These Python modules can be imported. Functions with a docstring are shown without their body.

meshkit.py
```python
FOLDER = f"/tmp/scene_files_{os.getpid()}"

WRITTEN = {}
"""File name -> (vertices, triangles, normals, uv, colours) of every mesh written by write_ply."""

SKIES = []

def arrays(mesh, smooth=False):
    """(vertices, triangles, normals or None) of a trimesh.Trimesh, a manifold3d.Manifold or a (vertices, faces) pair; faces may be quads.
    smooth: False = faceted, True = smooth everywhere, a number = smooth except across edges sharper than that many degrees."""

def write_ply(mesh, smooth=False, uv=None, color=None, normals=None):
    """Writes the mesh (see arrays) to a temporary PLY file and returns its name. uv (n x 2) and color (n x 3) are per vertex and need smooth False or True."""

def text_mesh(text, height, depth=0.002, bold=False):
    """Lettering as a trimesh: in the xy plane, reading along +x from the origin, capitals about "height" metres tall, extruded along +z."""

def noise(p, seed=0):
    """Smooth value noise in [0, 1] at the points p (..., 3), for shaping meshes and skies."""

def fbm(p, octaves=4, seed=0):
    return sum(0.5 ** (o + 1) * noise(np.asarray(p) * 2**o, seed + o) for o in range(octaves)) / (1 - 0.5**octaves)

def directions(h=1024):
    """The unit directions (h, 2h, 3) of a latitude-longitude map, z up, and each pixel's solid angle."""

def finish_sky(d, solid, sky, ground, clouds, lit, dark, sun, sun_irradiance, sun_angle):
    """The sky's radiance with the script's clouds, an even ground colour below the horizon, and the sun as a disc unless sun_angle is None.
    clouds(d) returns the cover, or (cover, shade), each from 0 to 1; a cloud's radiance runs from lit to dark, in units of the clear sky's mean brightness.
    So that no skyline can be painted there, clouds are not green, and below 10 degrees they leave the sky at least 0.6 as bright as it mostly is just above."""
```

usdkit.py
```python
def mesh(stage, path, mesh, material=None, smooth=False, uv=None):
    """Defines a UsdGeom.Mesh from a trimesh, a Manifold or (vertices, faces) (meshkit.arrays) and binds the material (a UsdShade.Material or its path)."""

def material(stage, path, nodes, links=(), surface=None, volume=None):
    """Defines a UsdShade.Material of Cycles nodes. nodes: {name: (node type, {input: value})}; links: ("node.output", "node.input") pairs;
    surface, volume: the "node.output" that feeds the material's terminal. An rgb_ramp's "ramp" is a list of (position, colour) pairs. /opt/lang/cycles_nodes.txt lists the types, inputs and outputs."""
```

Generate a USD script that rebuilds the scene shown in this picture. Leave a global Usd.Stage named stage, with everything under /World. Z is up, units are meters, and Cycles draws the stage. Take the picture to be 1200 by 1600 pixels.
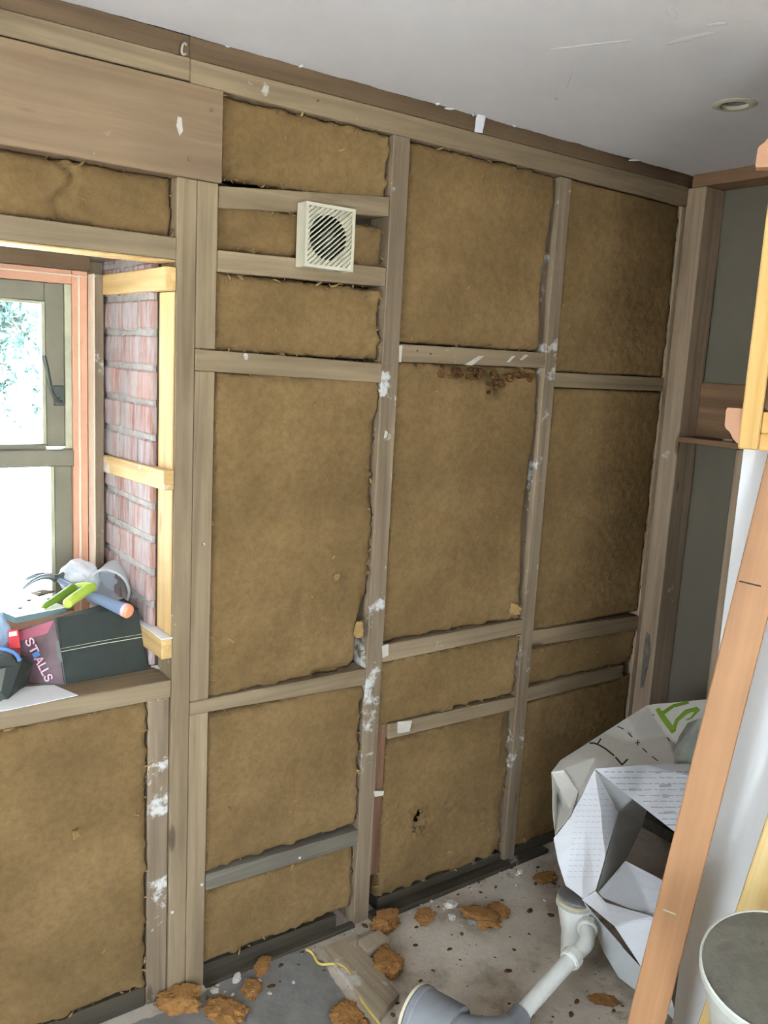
import math, random
import numpy as np, trimesh, shapely, shapely.geometry as sg
import usdkit, meshkit
from pxr import Usd, UsdGeom, UsdLux, UsdShade, Gf, Sdf

stage = Usd.Stage.CreateInMemory()
UsdGeom.SetStageUpAxis(stage, UsdGeom.Tokens.z)
UsdGeom.SetStageMetersPerUnit(stage, 1.0)
UsdGeom.Xform.Define(stage, '/World')
rng = np.random.default_rng(7)

# ------------------------------------------------------------ camera (fitted: stud wall is the plane y = 0, floor z = 0)
FPX = 1360.0
YAW, PITCH, ROLL = np.radians([36.5, -9.86, 3.065])
CAM = np.array([0.0, -1.92, 1.67936])
_cy, _sy, _cp, _sp = np.cos(YAW), np.sin(YAW), np.cos(PITCH), np.sin(PITCH)
FWD = np.array([_sy * _cp, _cy * _cp, _sp])
_r = np.array([_cy, -_sy, 0.0])
_u = np.cross(_r, FWD)
RGT = np.cos(ROLL) * _r + np.sin(ROLL) * _u
UPV = -np.sin(ROLL) * _r + np.cos(ROLL) * _u
cam = UsdGeom.Camera.Define(stage, '/World/camera')
cam.CreateHorizontalApertureAttr(36.0)
cam.CreateVerticalApertureAttr(48.0)
cam.CreateFocalLengthAttr(36.0 * FPX / 1200)
cam.CreateClippingRangeAttr(Gf.Vec2f(0.02, 500))
cam.CreateExposureAttr(0.10)
_m = Gf.Matrix4d(*RGT, 0, *UPV, 0, *(-FWD), 0, *CAM, 1)
cam.AddTransformOp().Set(_m)

# ------------------------------------------------------------ daylight
dome = UsdLux.DomeLight.Define(stage, '/World/sky')
dome.CreateIntensityAttr(5.5)
dome.CreateColorAttr(Gf.Vec3f(0.86, 0.96, 1.10))
sun = UsdLux.DistantLight.Define(stage, '/World/sun')
sun.CreateIntensityAttr(150.0)
sun.CreateNormalizeAttr(True)
sun.CreateAngleAttr(0.6)
sun.CreateColorAttr(Gf.Vec3f(0.93, 0.97, 1.0))
_t = np.array([.10, -.43, -.90]); _t /= np.linalg.norm(_t)          # steep sun over the garden: falls on the sill, not into the room
_a = np.cross([0, 1, 0], -_t); _a /= np.linalg.norm(_a)
_b = np.cross(-_t, _a)
sun.AddTransformOp().Set(Gf.Matrix4d(*_a, 0, *_b, 0, *(-_t), 0, 0, 0, 0, 1))


# ------------------------------------------------------------ measuring: a photo pixel to a point of the place
def ray(x, y):
    return FWD + (x - 600) / FPX * RGT - (y - 800) / FPX * UPV


def at(x, y, ax, v):
    d = ray(x, y)
    return CAM + (v - CAM[ax]) / d[ax] * d


def dep(x, y, D):
    return CAM + D * ray(x, y)


# ------------------------------------------------------------ scene helpers
_names = {}


def numbered(parent, name):
    k = _names.get((parent, name), 0)
    _names[(parent, name)] = k + 1
    return f'{parent}/{name}' if k == 0 else f'{parent}/{name}_{k:03d}'


def keys(prim, label=None, category=None, group=None, kind=None):
    for k, v in (('label', label), ('category', category), ('group', group), ('kind', kind)):
        if v:
            prim.SetCustomDataByKey(k, v)


class Node:
    def __init__(self, path, loc, R):
        self.path, self.loc, self.R = path, np.asarray(loc, float), np.asarray(R, float)
        self.prim = stage.GetPrimAtPath(path)


def thing(name, label=None, category=None, loc=(0, 0, 0), R=None, group=None, kind=None):
    path = numbered('/World', name)
    x = UsdGeom.Xform.Define(stage, path)
    R = np.eye(3) if R is None else np.asarray(R, float)      # columns: local axes in the world
    x.AddTransformOp().Set(Gf.Matrix4d(*R[:, 0], 0, *R[:, 1], 0, *R[:, 2], 0, *map(float, loc), 1))
    keys(x.GetPrim(), label, category, group, kind)
    return Node(path, loc, R)


def va(mesh):
    v, f, _ = meshkit.arrays(mesh)
    return v, f


def part(name, mesh, mat, parent, local=False, smooth=False, label=None, kind=None):
    """One mesh under a thing or a part; mesh in world coordinates unless local."""
    v, f = va(mesh)
    if not local:
        v = (v - parent.loc) @ parent.R
    path = numbered(parent.path, name)
    m = usdkit.mesh(stage, path, trimesh.Trimesh(v, f, process=False), mat, smooth=smooth)
    keys(m.GetPrim(), label, None, None, kind)
    return Node(path, parent.loc, parent.R)


def single(name, mesh, mat, label=None, category=None, smooth=False, group=None, kind=None):
    v, f = va(mesh)
    path = numbered('/World', name)
    m = usdkit.mesh(stage, path, trimesh.Trimesh(v, f, process=False), mat, smooth=smooth)
    keys(m.GetPrim(), label, category, group, kind)
    return m


def cat(*ms):
    return trimesh.util.concatenate([m if isinstance(m, trimesh.Trimesh) else trimesh.Trimesh(*va(m), process=False) for m in ms])


def hull(pts):
    return trimesh.convex.convex_hull(np.asarray(pts, float))


def cb(x0, x1, y0, y1, z0, z1, c=0.002):
    """chamfered box"""
    x0, x1, y0, y1, z0, z1 = min(x0, x1), max(x0, x1), min(y0, y1), max(y0, y1), min(z0, z1), max(z0, z1)
    c = min(c, (x1 - x0) * .4, (y1 - y0) * .4, (z1 - z0) * .4)
    p = []
    for X, sx in ((x0, 1), (x1, -1)):
        for Y, sy in ((y0, 1), (y1, -1)):
            for Z, sz in ((z0, 1), (z1, -1)):
                p += [(X + sx * c, Y + sy * c, Z), (X + sx * c, Y, Z + sz * c), (X, Y + sy * c, Z + sz * c)]
    return hull(p)


def slant(x0, x1, y0, y1, zl0, zl1, zr0, zr1, c=0.002):
    """horizontal timber whose ends stand at different heights (left z0..z1, right z0..z1)"""
    m = cb(x0, x1, y0, y1, 0, 1, 0)
    m = cb(x0, x1, y0, y1, zl0, zl1, c)
    v = m.vertices.copy()
    t = (v[:, 0] - x0) / (x1 - x0)
    s = (v[:, 2] - zl0) / (zl1 - zl0)
    v[:, 2] = (zl0 + (zr0 - zl0) * t) * (1 - s) + (zl1 + (zr1 - zl1) * t) * s
    return trimesh.Trimesh(v, m.faces, process=False)


def tube(path, r, n=20, caps=True, r_in=None):
    path = np.asarray(path, float)
    rr = np.full(len(path), r) if np.ndim(r) == 0 else np.asarray(r, float)
    T = np.gradient(path, axis=0)
    T /= np.maximum(np.linalg.norm(T, axis=1, keepdims=True), 1e-12)
    a = np.array([0, 0, 1.0]) if abs(T[0][2]) < .9 else np.array([1.0, 0, 0])
    N = np.cross(T[0], a); N /= np.linalg.norm(N)
    th = np.linspace(0, 2 * np.pi, n, endpoint=False)
    V = []
    for p, t, q in zip(path, T, rr):
        N = N - t * (N @ t); N /= np.linalg.norm(N)
        B = np.cross(t, N)
        V.append(p + q * (np.cos(th)[:, None] * N + np.sin(th)[:, None] * B))
    V = np.concatenate(V)
    F = []
    for i in range(len(path) - 1):
        for j in range(n):
            a_, b_ = i * n + j, i * n + (j + 1) % n
            F += [(a_, b_, b_ + n), (a_, b_ + n, a_ + n)]
    if caps:
        k = len(V); V = np.vstack([V, path[:1], path[-1:]])
        e = (len(path) - 1) * n
        for j in range(n):
            F += [(k, (j + 1) % n, j), (k + 1, e + j, e + (j + 1) % n)]
    return trimesh.Trimesh(V, np.array(F), process=False)


def smooth_path(pts, n=40):
    from scipy.interpolate import splprep, splev
    pts = np.asarray(pts, float)
    tck, _ = splprep(pts.T, s=0, k=min(3, len(pts) - 1))
    return np.stack(splev(np.linspace(0, 1, n), tck), 1)


def lathe(profile, axis_o, axis_d, n=40):
    """profile: (radius, along) pairs, closed by the caller if wanted"""
    d = np.asarray(axis_d, float); d /= np.linalg.norm(d)
    a = np.array([0, 0, 1.0]) if abs(d[2]) < .9 else np.array([1.0, 0, 0])
    N = np.cross(d, a); N /= np.linalg.norm(N); B = np.cross(d, N)
    th = np.linspace(0, 2 * np.pi, n, endpoint=False)
    V = np.concatenate([np.asarray(axis_o) + d * h + q * (np.cos(th)[:, None] * N + np.sin(th)[:, None] * B) for q, h in profile])
    F = []
    for i in range(len(profile) - 1):
        for j in range(n):
            a_, b_ = i * n + j, i * n + (j + 1) % n
            F += [(a_, b_, b_ + n), (a_, b_ + n, a_ + n)]
    return trimesh.Trimesh(V, np.array(F), process=False)


def prism(quad, t):
    """polygon of world points given a thickness along its own normal (towards -normal)"""
    q = np.asarray(quad, float)
    c = q.mean(0)
    n = np.linalg.svd(q - c)[2][2]
    if n @ (CAM - c) < 0:
        n = -n
    return hull(np.vstack([q, q - n * t]))


def lump(c, size, seed, sub=2, amp=.35, flat=True, rough=0.):
    m = trimesh.creation.icosphere(subdivisions=sub)
    v = m.vertices.copy()
    v *= (1 + amp * (2 * meshkit.fbm(v * 1.7 + seed * 3.1, 3, seed) - 1))[:, None]
    if rough:
        v *= (1 + rough * (2 * meshkit.fbm(v * 5 + seed, 4, seed + 1) - 1))[:, None]
        v[:, 2] = np.clip(v[:, 2], -.6, .75)
    v *= np.asarray(size)
    a = seed * 2.4
    v[:, :2] = v[:, :2] @ np.array([[math.cos(a), math.sin(a)], [-math.sin(a), math.cos(a)]])
    if flat:
        v[:, 2] -= v[:, 2].min()
        v[:, 2] -= .001
    return trimesh.Trimesh(v + np.asarray(c), m.faces, process=False)


# ------------------------------------------------------------ materials
def srgb(r, g, b):
    return tuple(((c / 255) / 12.92 if c <= 10 else (((c / 255) + .055) / 1.055) ** 2.4) for c in (r, g, b))


def mat(name, nodes, links, surface='p.BSDF'):
    return usdkit.material(stage, '/World/Looks/' + name, nodes, links, surface=surface)


def plain(name, col, rough=.55, spec=.5, metallic=0., bump=0., bscale=60, var=.12, vscale=9, detail=4, trans=0.):
    dark = tuple(c * (1 - var) for c in col); light = tuple(min(1, c * (1 + var)) for c in col)
    n = {'tc': ('texture_coordinate', {}), 'n': ('noise_texture', {'scale': vscale, 'detail': detail, 'roughness': .6}),
         'r': ('rgb_ramp', {'ramp': [(.3, dark), (.7, light)]}),
         'p': ('principled_bsdf', {'roughness': rough, 'specular_ior_level': spec, 'metallic': metallic, 'transmission_weight': trans})}
    l = [('tc.object', 'n.vector'), ('n.fac', 'r.fac'), ('r.color', 'p.base_color')]
    if bump:
        n['n2'] = ('noise_texture', {'scale': bscale, 'detail': 4, 'roughness': .6})
        n['b'] = ('bump', {'strength': bump, 'distance': .01})
        l += [('tc.object', 'n2.vector'), ('n2.fac', 'b.height'), ('b.normal', 'p.normal')]
    return mat(name, n, l)


def wood(name, c_dark, c_light, axis, rough=.7, smear=.0, knots=.06, grain=30, smear_col=(.62, .62, .60), tone=.35, spec=.3):
    """sawn softwood, the grain runs along the axis (0, 1, 2); smear: how much plaster and paint is smeared on it"""
    s = [grain] * 3; s[axis] = grain * .045
    k = [9.] * 3; k[axis] = 2.2
    b = [3.] * 3; b[axis] = 1.1
    n = {'tc': ('texture_coordinate', {}), 'oi': ('object_info', {}), 'mul': ('math', {'math_type': 'multiply', 'value2': 37.0}),
         'cx': ('combine_xyz', {}), 'va': ('vector_math', {'math_type': 'add'}),
         'm': ('mapping', {'mapping_type': 'point', 'scale': tuple(s)}), 'mk': ('mapping', {'mapping_type': 'point', 'scale': tuple(k)}),
         'mb': ('mapping', {'mapping_type': 'point', 'scale': tuple(b)}),
         'n': ('noise_texture', {'scale': 1.0, 'detail': 6, 'roughness': .62, 'distortion': .7}),
         'n2': ('noise_texture', {'scale': 1.0, 'detail': 4, 'roughness': .6}),
         'r': ('rgb_ramp', {'ramp': [(.28, c_dark), (.5, tuple((a + b_) / 2 for a, b_ in zip(c_dark, c_light))), (.72, c_light)]}),
         'r2': ('rgb_ramp', {'ramp': [(.3, (1 - tone,) * 3), (.7, (1.0, 1.0, 1.0))]}),
         'mx': ('mix', {'mix_type': 'multiply', 'fac': 1.0}),
         'vo': ('voronoi_texture', {'scale': 1.0, 'randomness': 1.0}),
         'kr': ('rgb_ramp', {'ramp': [(0, (1, 1, 1)), (knots, (.8, .8, .8)), (knots * 1.7, (0, 0, 0))]}),
         'mk2': ('mix', {'mix_type': 'mix', 'color2': tuple(c * .38 for c in c_dark)}),
         'sn': ('noise_texture', {'scale': 7.0, 'detail': 7, 'roughness': .68}),
         'sr': ('rgb_ramp', {'ramp': [(.5 + (.5 - smear) * .38, (0, 0, 0)), (.56 + (.5 - smear) * .38, (.85, .85, .85))]}),
         'ms': ('mix', {'mix_type': 'mix', 'color2': smear_col}),
         'b': ('bump', {'strength': .35, 'distance': .004}),
         'p': ('principled_bsdf', {'roughness': rough, 'specular_ior_level': spec})}
    l = [('oi.random', 'mul.value1'), ('mul.value', 'cx.x'), ('mul.value', 'cx.y'), ('mul.value', 'cx.z'), ('tc.object', 'va.vector1'), ('cx.vector', 'va.vector2'),
         ('va.vector', 'm.vector'), ('va.vector', 'mk.vector'), ('va.vector', 'mb.vector'), ('m.vector', 'n.vector'), ('mb.vector', 'n2.vector'),
         ('n.fac', 'r.fac'), ('n2.fac', 'r2.fac'), ('r.color', 'mx.color1'), ('r2.color', 'mx.color2'), ('mk.vector', 'vo.vector'), ('vo.distance', 'kr.fac'),
         ('kr.color', 'mk2.fac'), ('mx.color', 'mk2.color1'), ('va.vector', 'sn.vector'), ('sn.fac', 'sr.fac'), ('sr.color', 'ms.fac'), ('mk2.color', 'ms.color1'),
         ('n.fac', 'b.height'), ('b.normal', 'p.normal'), ('ms.color', 'p.base_color')]
    return mat(name, n, l)


OLD_D, OLD_L = srgb(118, 100, 76), srgb(158, 139, 111)
W_V = wood('old_softwood_upright', OLD_D, OLD_L, 2, smear=.1)
W_H = wood('old_softwood_rail', OLD_D, OLD_L, 0, smear=.1)
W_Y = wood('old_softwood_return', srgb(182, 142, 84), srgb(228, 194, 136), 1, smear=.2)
W_VS = wood('smeared_softwood_upright', srgb(112, 96, 76), srgb(154, 135, 112), 2, smear=.3)
W_HS = wood('smeared_softwood_rail', srgb(116, 99, 76), srgb(158, 138, 112), 0, smear=.25)
W_RED = wood('red_brown_stained_upright', srgb(92, 62, 46), srgb(148, 112, 88), 2, smear=.25)
W_PLATE = wood('brown_wall_plate', srgb(88, 69, 49), srgb(122, 99, 73), 0, smear=.06)
W_BOARD = wood('wide_pine_board', srgb(122, 100, 76), srgb(152, 128, 101), 0, smear=.05, grain=22)
W_GREY = wood('grey_weathered_rail', srgb(94, 87, 76), srgb(134, 126, 112), 0, smear=.12, smear_col=(.75, .74, .72))
W_SOLE = wood('damp_dark_sole_plate', srgb(46, 41, 33), srgb(80, 72, 58), 0, smear=.15, smear_col=(.35, .33, .30))
W_REV = wood('lit_reveal_wood', srgb(186, 146, 88), srgb(230, 196, 138), 2, smear=.16)  # yellower than the studs: daylight on reveal timber put into the colour
W_DARKV = wood('brown_corner_post', srgb(150, 128, 103), srgb(196, 174, 148), 2, smear=.08)
W_DARKY = wood('brown_head_plate', srgb(110, 84, 60), srgb(160, 126, 94), 1, smear=.08)
W_PLANK = wood('planed_orange_plank', srgb(166, 118, 80), srgb(206, 156, 112), 2, smear=.02, grain=14, knots=.03, spec=.4, rough=.5)
W_PINE = wood('yellow_new_pine', srgb(226, 184, 112), srgb(248, 220, 158), 2, smear=.0, grain=26, knots=.02)
W_CUP_V = wood('orange_pine_stile', srgb(214, 166, 92), srgb(242, 204, 134), 2, smear=.0, knots=.02)
W_CUP_H = wood('orange_pine_rail', srgb(206, 152, 82), srgb(238, 192, 120), 0, smear=.0, knots=.02)
W_CUP_END = plain('pine_end_grain', srgb(178, 134, 104), .7, var=.1)
W_FLOOR = wood('dusty_offcut', srgb(138, 122, 100), srgb(180, 164, 140), 1, smear=.3, smear_col=(.45, .42, .37))
CEIL = plain('pinkish_skim_plaster', srgb(238, 237, 242), .6, bump=.12, bscale=14, var=.03, vscale=4)
PLASTER = plain('bare_plaster', srgb(128, 116, 102), .7, bump=.1, bscale=30, var=.04)
BOARD_GREY = plain('grey_plasterboard_back', srgb(106, 100, 86), .8, var=.04, vscale=3)
BOARD_WHITE = plain('pale_grey_plasterboard', srgb(228, 230, 231), .7, var=.02, vscale=3, bump=.03, bscale=90)
FILLER = plain('white_filler', srgb(190, 183, 172), .8, bump=.3, bscale=60)
BACKING = plain('dark_sheathing', srgb(74, 62, 46), .9, bump=.3)


def insulation_mat():
    n = {'tc': ('texture_coordinate', {}), 'oi': ('object_info', {}),
         'n1': ('noise_texture', {'scale': 3.2, 'detail': 5, 'roughness': .6}), 'r1': ('rgb_ramp', {'ramp': [(.3, srgb(104, 84, 55)), (.5, srgb(121, 98, 65)), (.72, srgb(136, 112, 77))]}),
         'n2': ('noise_texture', {'scale': 60, 'detail': 5, 'roughness': .7}), 'r2': ('rgb_ramp', {'ramp': [(.32, (.74, .73, .70)), (.6, (1.0, 1.0, 1.0))]}),
         'mx': ('mix', {'mix_type': 'multiply', 'fac': .8}),
         'n3': ('noise_texture', {'scale': 140, 'detail': 4, 'roughness': .75}), 'n4': ('noise_texture', {'scale': 26, 'detail': 5, 'roughness': .65}),
         'ad': ('math', {'math_type': 'add'}), 'b': ('bump', {'strength': .5, 'distance': .005}),
         'p': ('principled_bsdf', {'roughness': .95, 'specular_ior_level': .1, 'diffuse_roughness': .4})}
    l = [('tc.object', 'n1.vector'), ('n1.fac', 'r1.fac'), ('tc.object', 'n2.vector'), ('n2.fac', 'r2.fac'), ('r1.color', 'mx.color1'), ('r2.color', 'mx.color2'), ('mx.color', 'p.base_color'),
         ('tc.object', 'n3.vector'), ('tc.object', 'n4.vector'), ('n3.fac', 'ad.value1'), ('n4.fac', 'ad.value2'), ('ad.value', 'b.height'), ('b.normal', 'p.normal')]
    return mat('mustard_mineral_wool', n, l)


WOOL = insulation_mat()
WOOL_TUFT = plain('pale_wool_fibre', srgb(148, 120, 78), .95, spec=.1, bump=.5, bscale=180, var=.15, vscale=50)
WOOL_CHUNK = plain('orange_wool_chunk', srgb(146, 106, 62), .95, spec=.1, bump=.6, bscale=120, var=.2, vscale=40)
WOOL_STAIN = plain('brown_torn_wool', srgb(90, 64, 38), .95, spec=.1, bump=.6, bscale=100, var=.3, vscale=40)


def brick_mat():
    n = {'tc': ('texture_coordinate', {}), 'oi': ('object_info', {}), 'r0': ('rgb_ramp', {'ramp': [(0, srgb(148, 92, 74)), (.5, srgb(158, 108, 90)), (1, srgb(132, 78, 64))]}),
         'm': ('mapping', {'mapping_type': 'point', 'scale': (30, 46, 5)}), 'n': ('noise_texture', {'scale': 1.0, 'detail': 5, 'roughness': .65, 'distortion': .4}),
         'rw': ('rgb_ramp', {'ramp': [(.36, (.1, .1, .1)), (.6, (.92, .92, .92))]}), 'mx': ('mix', {'mix_type': 'mix', 'color2': srgb(166, 160, 160)}),
         'b': ('bump', {'strength': .8, 'distance': .006}), 'p': ('principled_bsdf', {'roughness': .9, 'specular_ior_level': .2})}
    l = [('oi.random', 'r0.fac'), ('r0.color', 'mx.color1'), ('tc.object', 'm.vector'), ('m.vector', 'n.vector'), ('n.fac', 'rw.fac'), ('rw.color', 'mx.fac'), ('mx.color', 'p.base_color'),
         ('n.fac', 'b.height'), ('b.normal', 'p.normal')]
    return mat('limewashed_red_brick', n, l)


BRICK = brick_mat()
MORTAR = plain('grey_lime_mortar', srgb(158, 153, 147), .95, bump=.7, bscale=60, var=.2, vscale=30)


def concrete_mat():
    n = {'tc': ('texture_coordinate', {}), 'n1': ('noise_texture', {'scale': 5.5, 'detail': 8, 'roughness': .65}),
         'r1': ('rgb_ramp', {'ramp': [(.28, srgb(122, 108, 92)), (.48, srgb(182, 170, 154)), (.72, srgb(204, 196, 183))]}),
         'n2': ('noise_texture', {'scale': 11, 'detail': 6, 'roughness': .7}), 'r2': ('rgb_ramp', {'ramp': [(.60, (0, 0, 0)), (.68, (.7, .7, .7))]}),
         'mx': ('mix', {'mix_type': 'mix', 'color2': srgb(126, 96, 66)}),
         'n3': ('noise_texture', {'scale': 70, 'detail': 5, 'roughness': .7}), 'b': ('bump', {'strength': .4, 'distance': .008}), 'p': ('principled_bsdf', {'roughness': .75, 'specular_ior_level': .3})}
    l = [('tc.object', 'n1.vector'), ('n1.fac', 'r1.fac'), ('tc.object', 'n2.vector'), ('n2.fac', 'r2.fac'), ('r2.color', 'mx.fac'), ('r1.color', 'mx.color1'), ('mx.color', 'p.base_color'),
         ('tc.object', 'n3.vector'), ('n3.fac', 'b.height'), ('b.normal', 'p.normal')]
    return mat('dusty_concrete', n, l)


CONCRETE = concrete_mat()
PATCH = plain('grey_levelling_patch', srgb(122, 120, 116), .6, bump=.2, bscale=50, var=.22, vscale=12)
FAN_W = plain('cream_fan_plastic', srgb(206, 200, 178), .4, var=.03)
FAN_DARK = plain('dark_fan_interior', srgb(26, 26, 24), .6)
FAN_BLADE = plain('grey_fan_blade', srgb(84, 86, 78), .5)
OLIVE = plain('olive_window_paint', srgb(116, 112, 94), .45, var=.1, vscale=14)
OLIVE_EDGE = plain('lit_olive_edge', srgb(176, 178, 150), .5, var=.15, vscale=20)  # paler copy of the olive paint, light on the rebate put into colour
ORANGE = plain('orange_primer', srgb(196, 146, 118), .6, var=.1, vscale=16)
PALE = plain('pale_timber_edge', srgb(226, 204, 180), .6, var=.08, vscale=20)
SOFFIT = plain('bluish_white_board', srgb(206, 210, 214), .6, var=.06)
BLACK_MET = plain('dark_iron', srgb(70, 76, 70), .45, metallic=.3)
WHITE_PL = plain('white_waste_pipe', srgb(224, 224, 216), .35, var=.05, vscale=30, bump=.03)
CREAM = plain('cream_gasket', srgb(206, 198, 170), .5, var=.08)
GREY_PL = plain('grey_soil_pipe', srgb(122, 124, 128), .45, var=.08, vscale=26, bump=.05)
CHROME = plain('dusty_chrome', srgb(172, 174, 174), .35, metallic=.7, var=.15, vscale=40)
MORTAR_WET = plain('grey_mixed_plaster', srgb(100, 98, 87), .5, var=.2, vscale=14, bump=.35, bscale=24)
TUB = plain('pale_tub_plastic', srgb(206, 208, 198), .4, var=.06, vscale=20)
CORD = plain('yellow_cord_jacket', srgb(206, 180, 92), .6)
GREEN_D = plain('dark_green_plastic', srgb(112, 146, 40), .45)
GREEN = plain('green_plastic', srgb(170, 198, 74), .45)
BLACK_PL = plain('black_plastic', srgb(40, 47, 43), .4, var=.15, vscale=30)
DARK_SIDE = plain('worn_black_red_card', srgb(86, 62, 66), .5, var=.3, vscale=20)
RED_PL = plain('red_plastic', srgb(206, 40, 52), .4)
PINK = plain('pink_lettering', srgb(224, 182, 196), .5)
BLUE = plain('blue_plastic', srgb(86, 128, 186), .35)
SEAM = plain('bright_seam', srgb(190, 194, 170), .4)
FOAM_W = plain('white_foam', srgb(240, 240, 236), .7)
FOAM_EDGE = plain('grey_green_foam_edge', srgb(96, 116, 118), .7)
GRIP = plain('grey_blue_grip', srgb(112, 126, 150), .4)
ORANGE_CAP = plain('orange_rubber', srgb(226, 150, 112), .5)
STEEL = plain('dull_steel', srgb(128, 136, 142), .35, metallic=.6)
PAPER = plain('white_paper', srgb(232, 234, 236), .7, var=.03)


def sheet_mat(name, col, weave=.5, grey=0.):
    n = {'tc': ('texture_coordinate', {}), 'w1': ('wave_texture', {'wave_type': 'bands', 'bands_direction': 'z', 'scale': 90, 'distortion': .6}), 'w2': ('wave_texture', {'wave_type': 'bands', 'bands_direction': 'diagonal', 'scale': 80, 'distortion': .6}),
         'ad': ('math', {'math_type': 'add'}), 'r': ('rgb_ramp', {'ramp': [(.2, tuple(c * (1 - .12 * weave) for c in col)), (.8, col)]}), 'hf': ('math', {'math_type': 'multiply', 'value2': .5}),
         'b': ('bump', {'strength': .25 * weave, 'distance': .002}), 'p': ('principled_bsdf', {'roughness': .45, 'specular_ior_level': .4}), 't': ('translucent_bsdf', {'color': col}), 'mix': ('mix_closure', {'fac': .10})}
    l = [('tc.object', 'w1.vector'), ('tc.object', 'w2.vector'), ('w1.fac', 'ad.value1'), ('w2.fac', 'ad.value2'), ('ad.value', 'hf.value1'), ('hf.value', 'r.fac'), ('r.color', 'p.base_color'), ('ad.value', 'b.height'), ('b.normal', 'p.normal'),
         ('p.BSDF', 'mix.closure1'), ('t.BSDF', 'mix.closure2')]
    return mat(name, n, l, 'mix.closure')


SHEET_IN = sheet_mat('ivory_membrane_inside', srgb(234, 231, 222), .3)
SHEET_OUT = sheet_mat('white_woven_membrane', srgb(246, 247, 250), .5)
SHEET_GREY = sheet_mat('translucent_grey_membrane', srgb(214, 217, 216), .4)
INK_BLACK = plain('black_print', srgb(40, 40, 40), .6)
INK_GREY = plain('grey_print', srgb(192, 194, 202), .6)
INK_PALE = plain('pale_print', srgb(214, 217, 226), .6)
INK_GREEN = plain('green_print', srgb(120, 156, 44), .6)
CLEAR = mat('clear_plastic', {'t': ('transparent_bsdf', {'color': (.93, .95, .97)}), 'p': ('principled_bsdf', {'base_color': (.85, .88, .92), 'roughness': .25}), 'm': ('mix_closure', {'fac': .55})},
            [('t.BSDF', 'm.closure1'), ('p.BSDF', 'm.closure2')], 'm.closure')
GLASS = mat('window_glass', {'f': ('fresnel', {'IOR': 1.45}), 't': ('transparent_bsdf', {'color': (.96, .97, .96)}), 'g': ('glossy_bsdf', {'roughness': .02}), 'm': ('mix_closure', {})},
            [('f.fac', 'm.fac'), ('t.BSDF', 'm.closure1'), ('g.BSDF', 'm.closure2')], 'm.closure')
LEAF = mat('blue_green_leaf', {'oi': ('geometry', {}), 'r': ('rgb_ramp', {'ramp': [(0, (.012, .034, .030)), (1, (.03, .075, .055))]}), 'p': ('principled_bsdf', {'roughness': .5}), 't': ('translucent_bsdf', {}), 'm': ('mix_closure', {'fac': .3})},
           [('oi.random_per_island', 'r.fac'), ('r.color', 'p.base_color'), ('r.color', 't.color'), ('p.BSDF', 'm.closure1'), ('t.BSDF', 'm.closure2')], 'm.closure')
BARK = plain('grey_bark', srgb(60, 56, 50), .9, bump=.5)
UNSEEN_GROUND = plain('darkened_unseen_ground', srgb(92, 92, 91), .9, var=.2, vscale=2)  # unseen ground, darkened to cut the bounce into the room
LAWN = plain('pale_gravel_and_lawn', srgb(206, 206, 204), .9, var=.2, vscale=2)

# ============================================================ THE ROOM
XR = 2.637                      # face of the right-hand partition's studs
H = 2.352
XL, YB = -1.45, -2.6            # the walls behind the camera

floor = thing('floor', kind='structure')
part('slab', cb(XL - .2, 3.0, YB - .2, .095, -.15, 0, 0), CONCRETE, floor)
ceiling = thing('ceiling', kind='structure')
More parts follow.
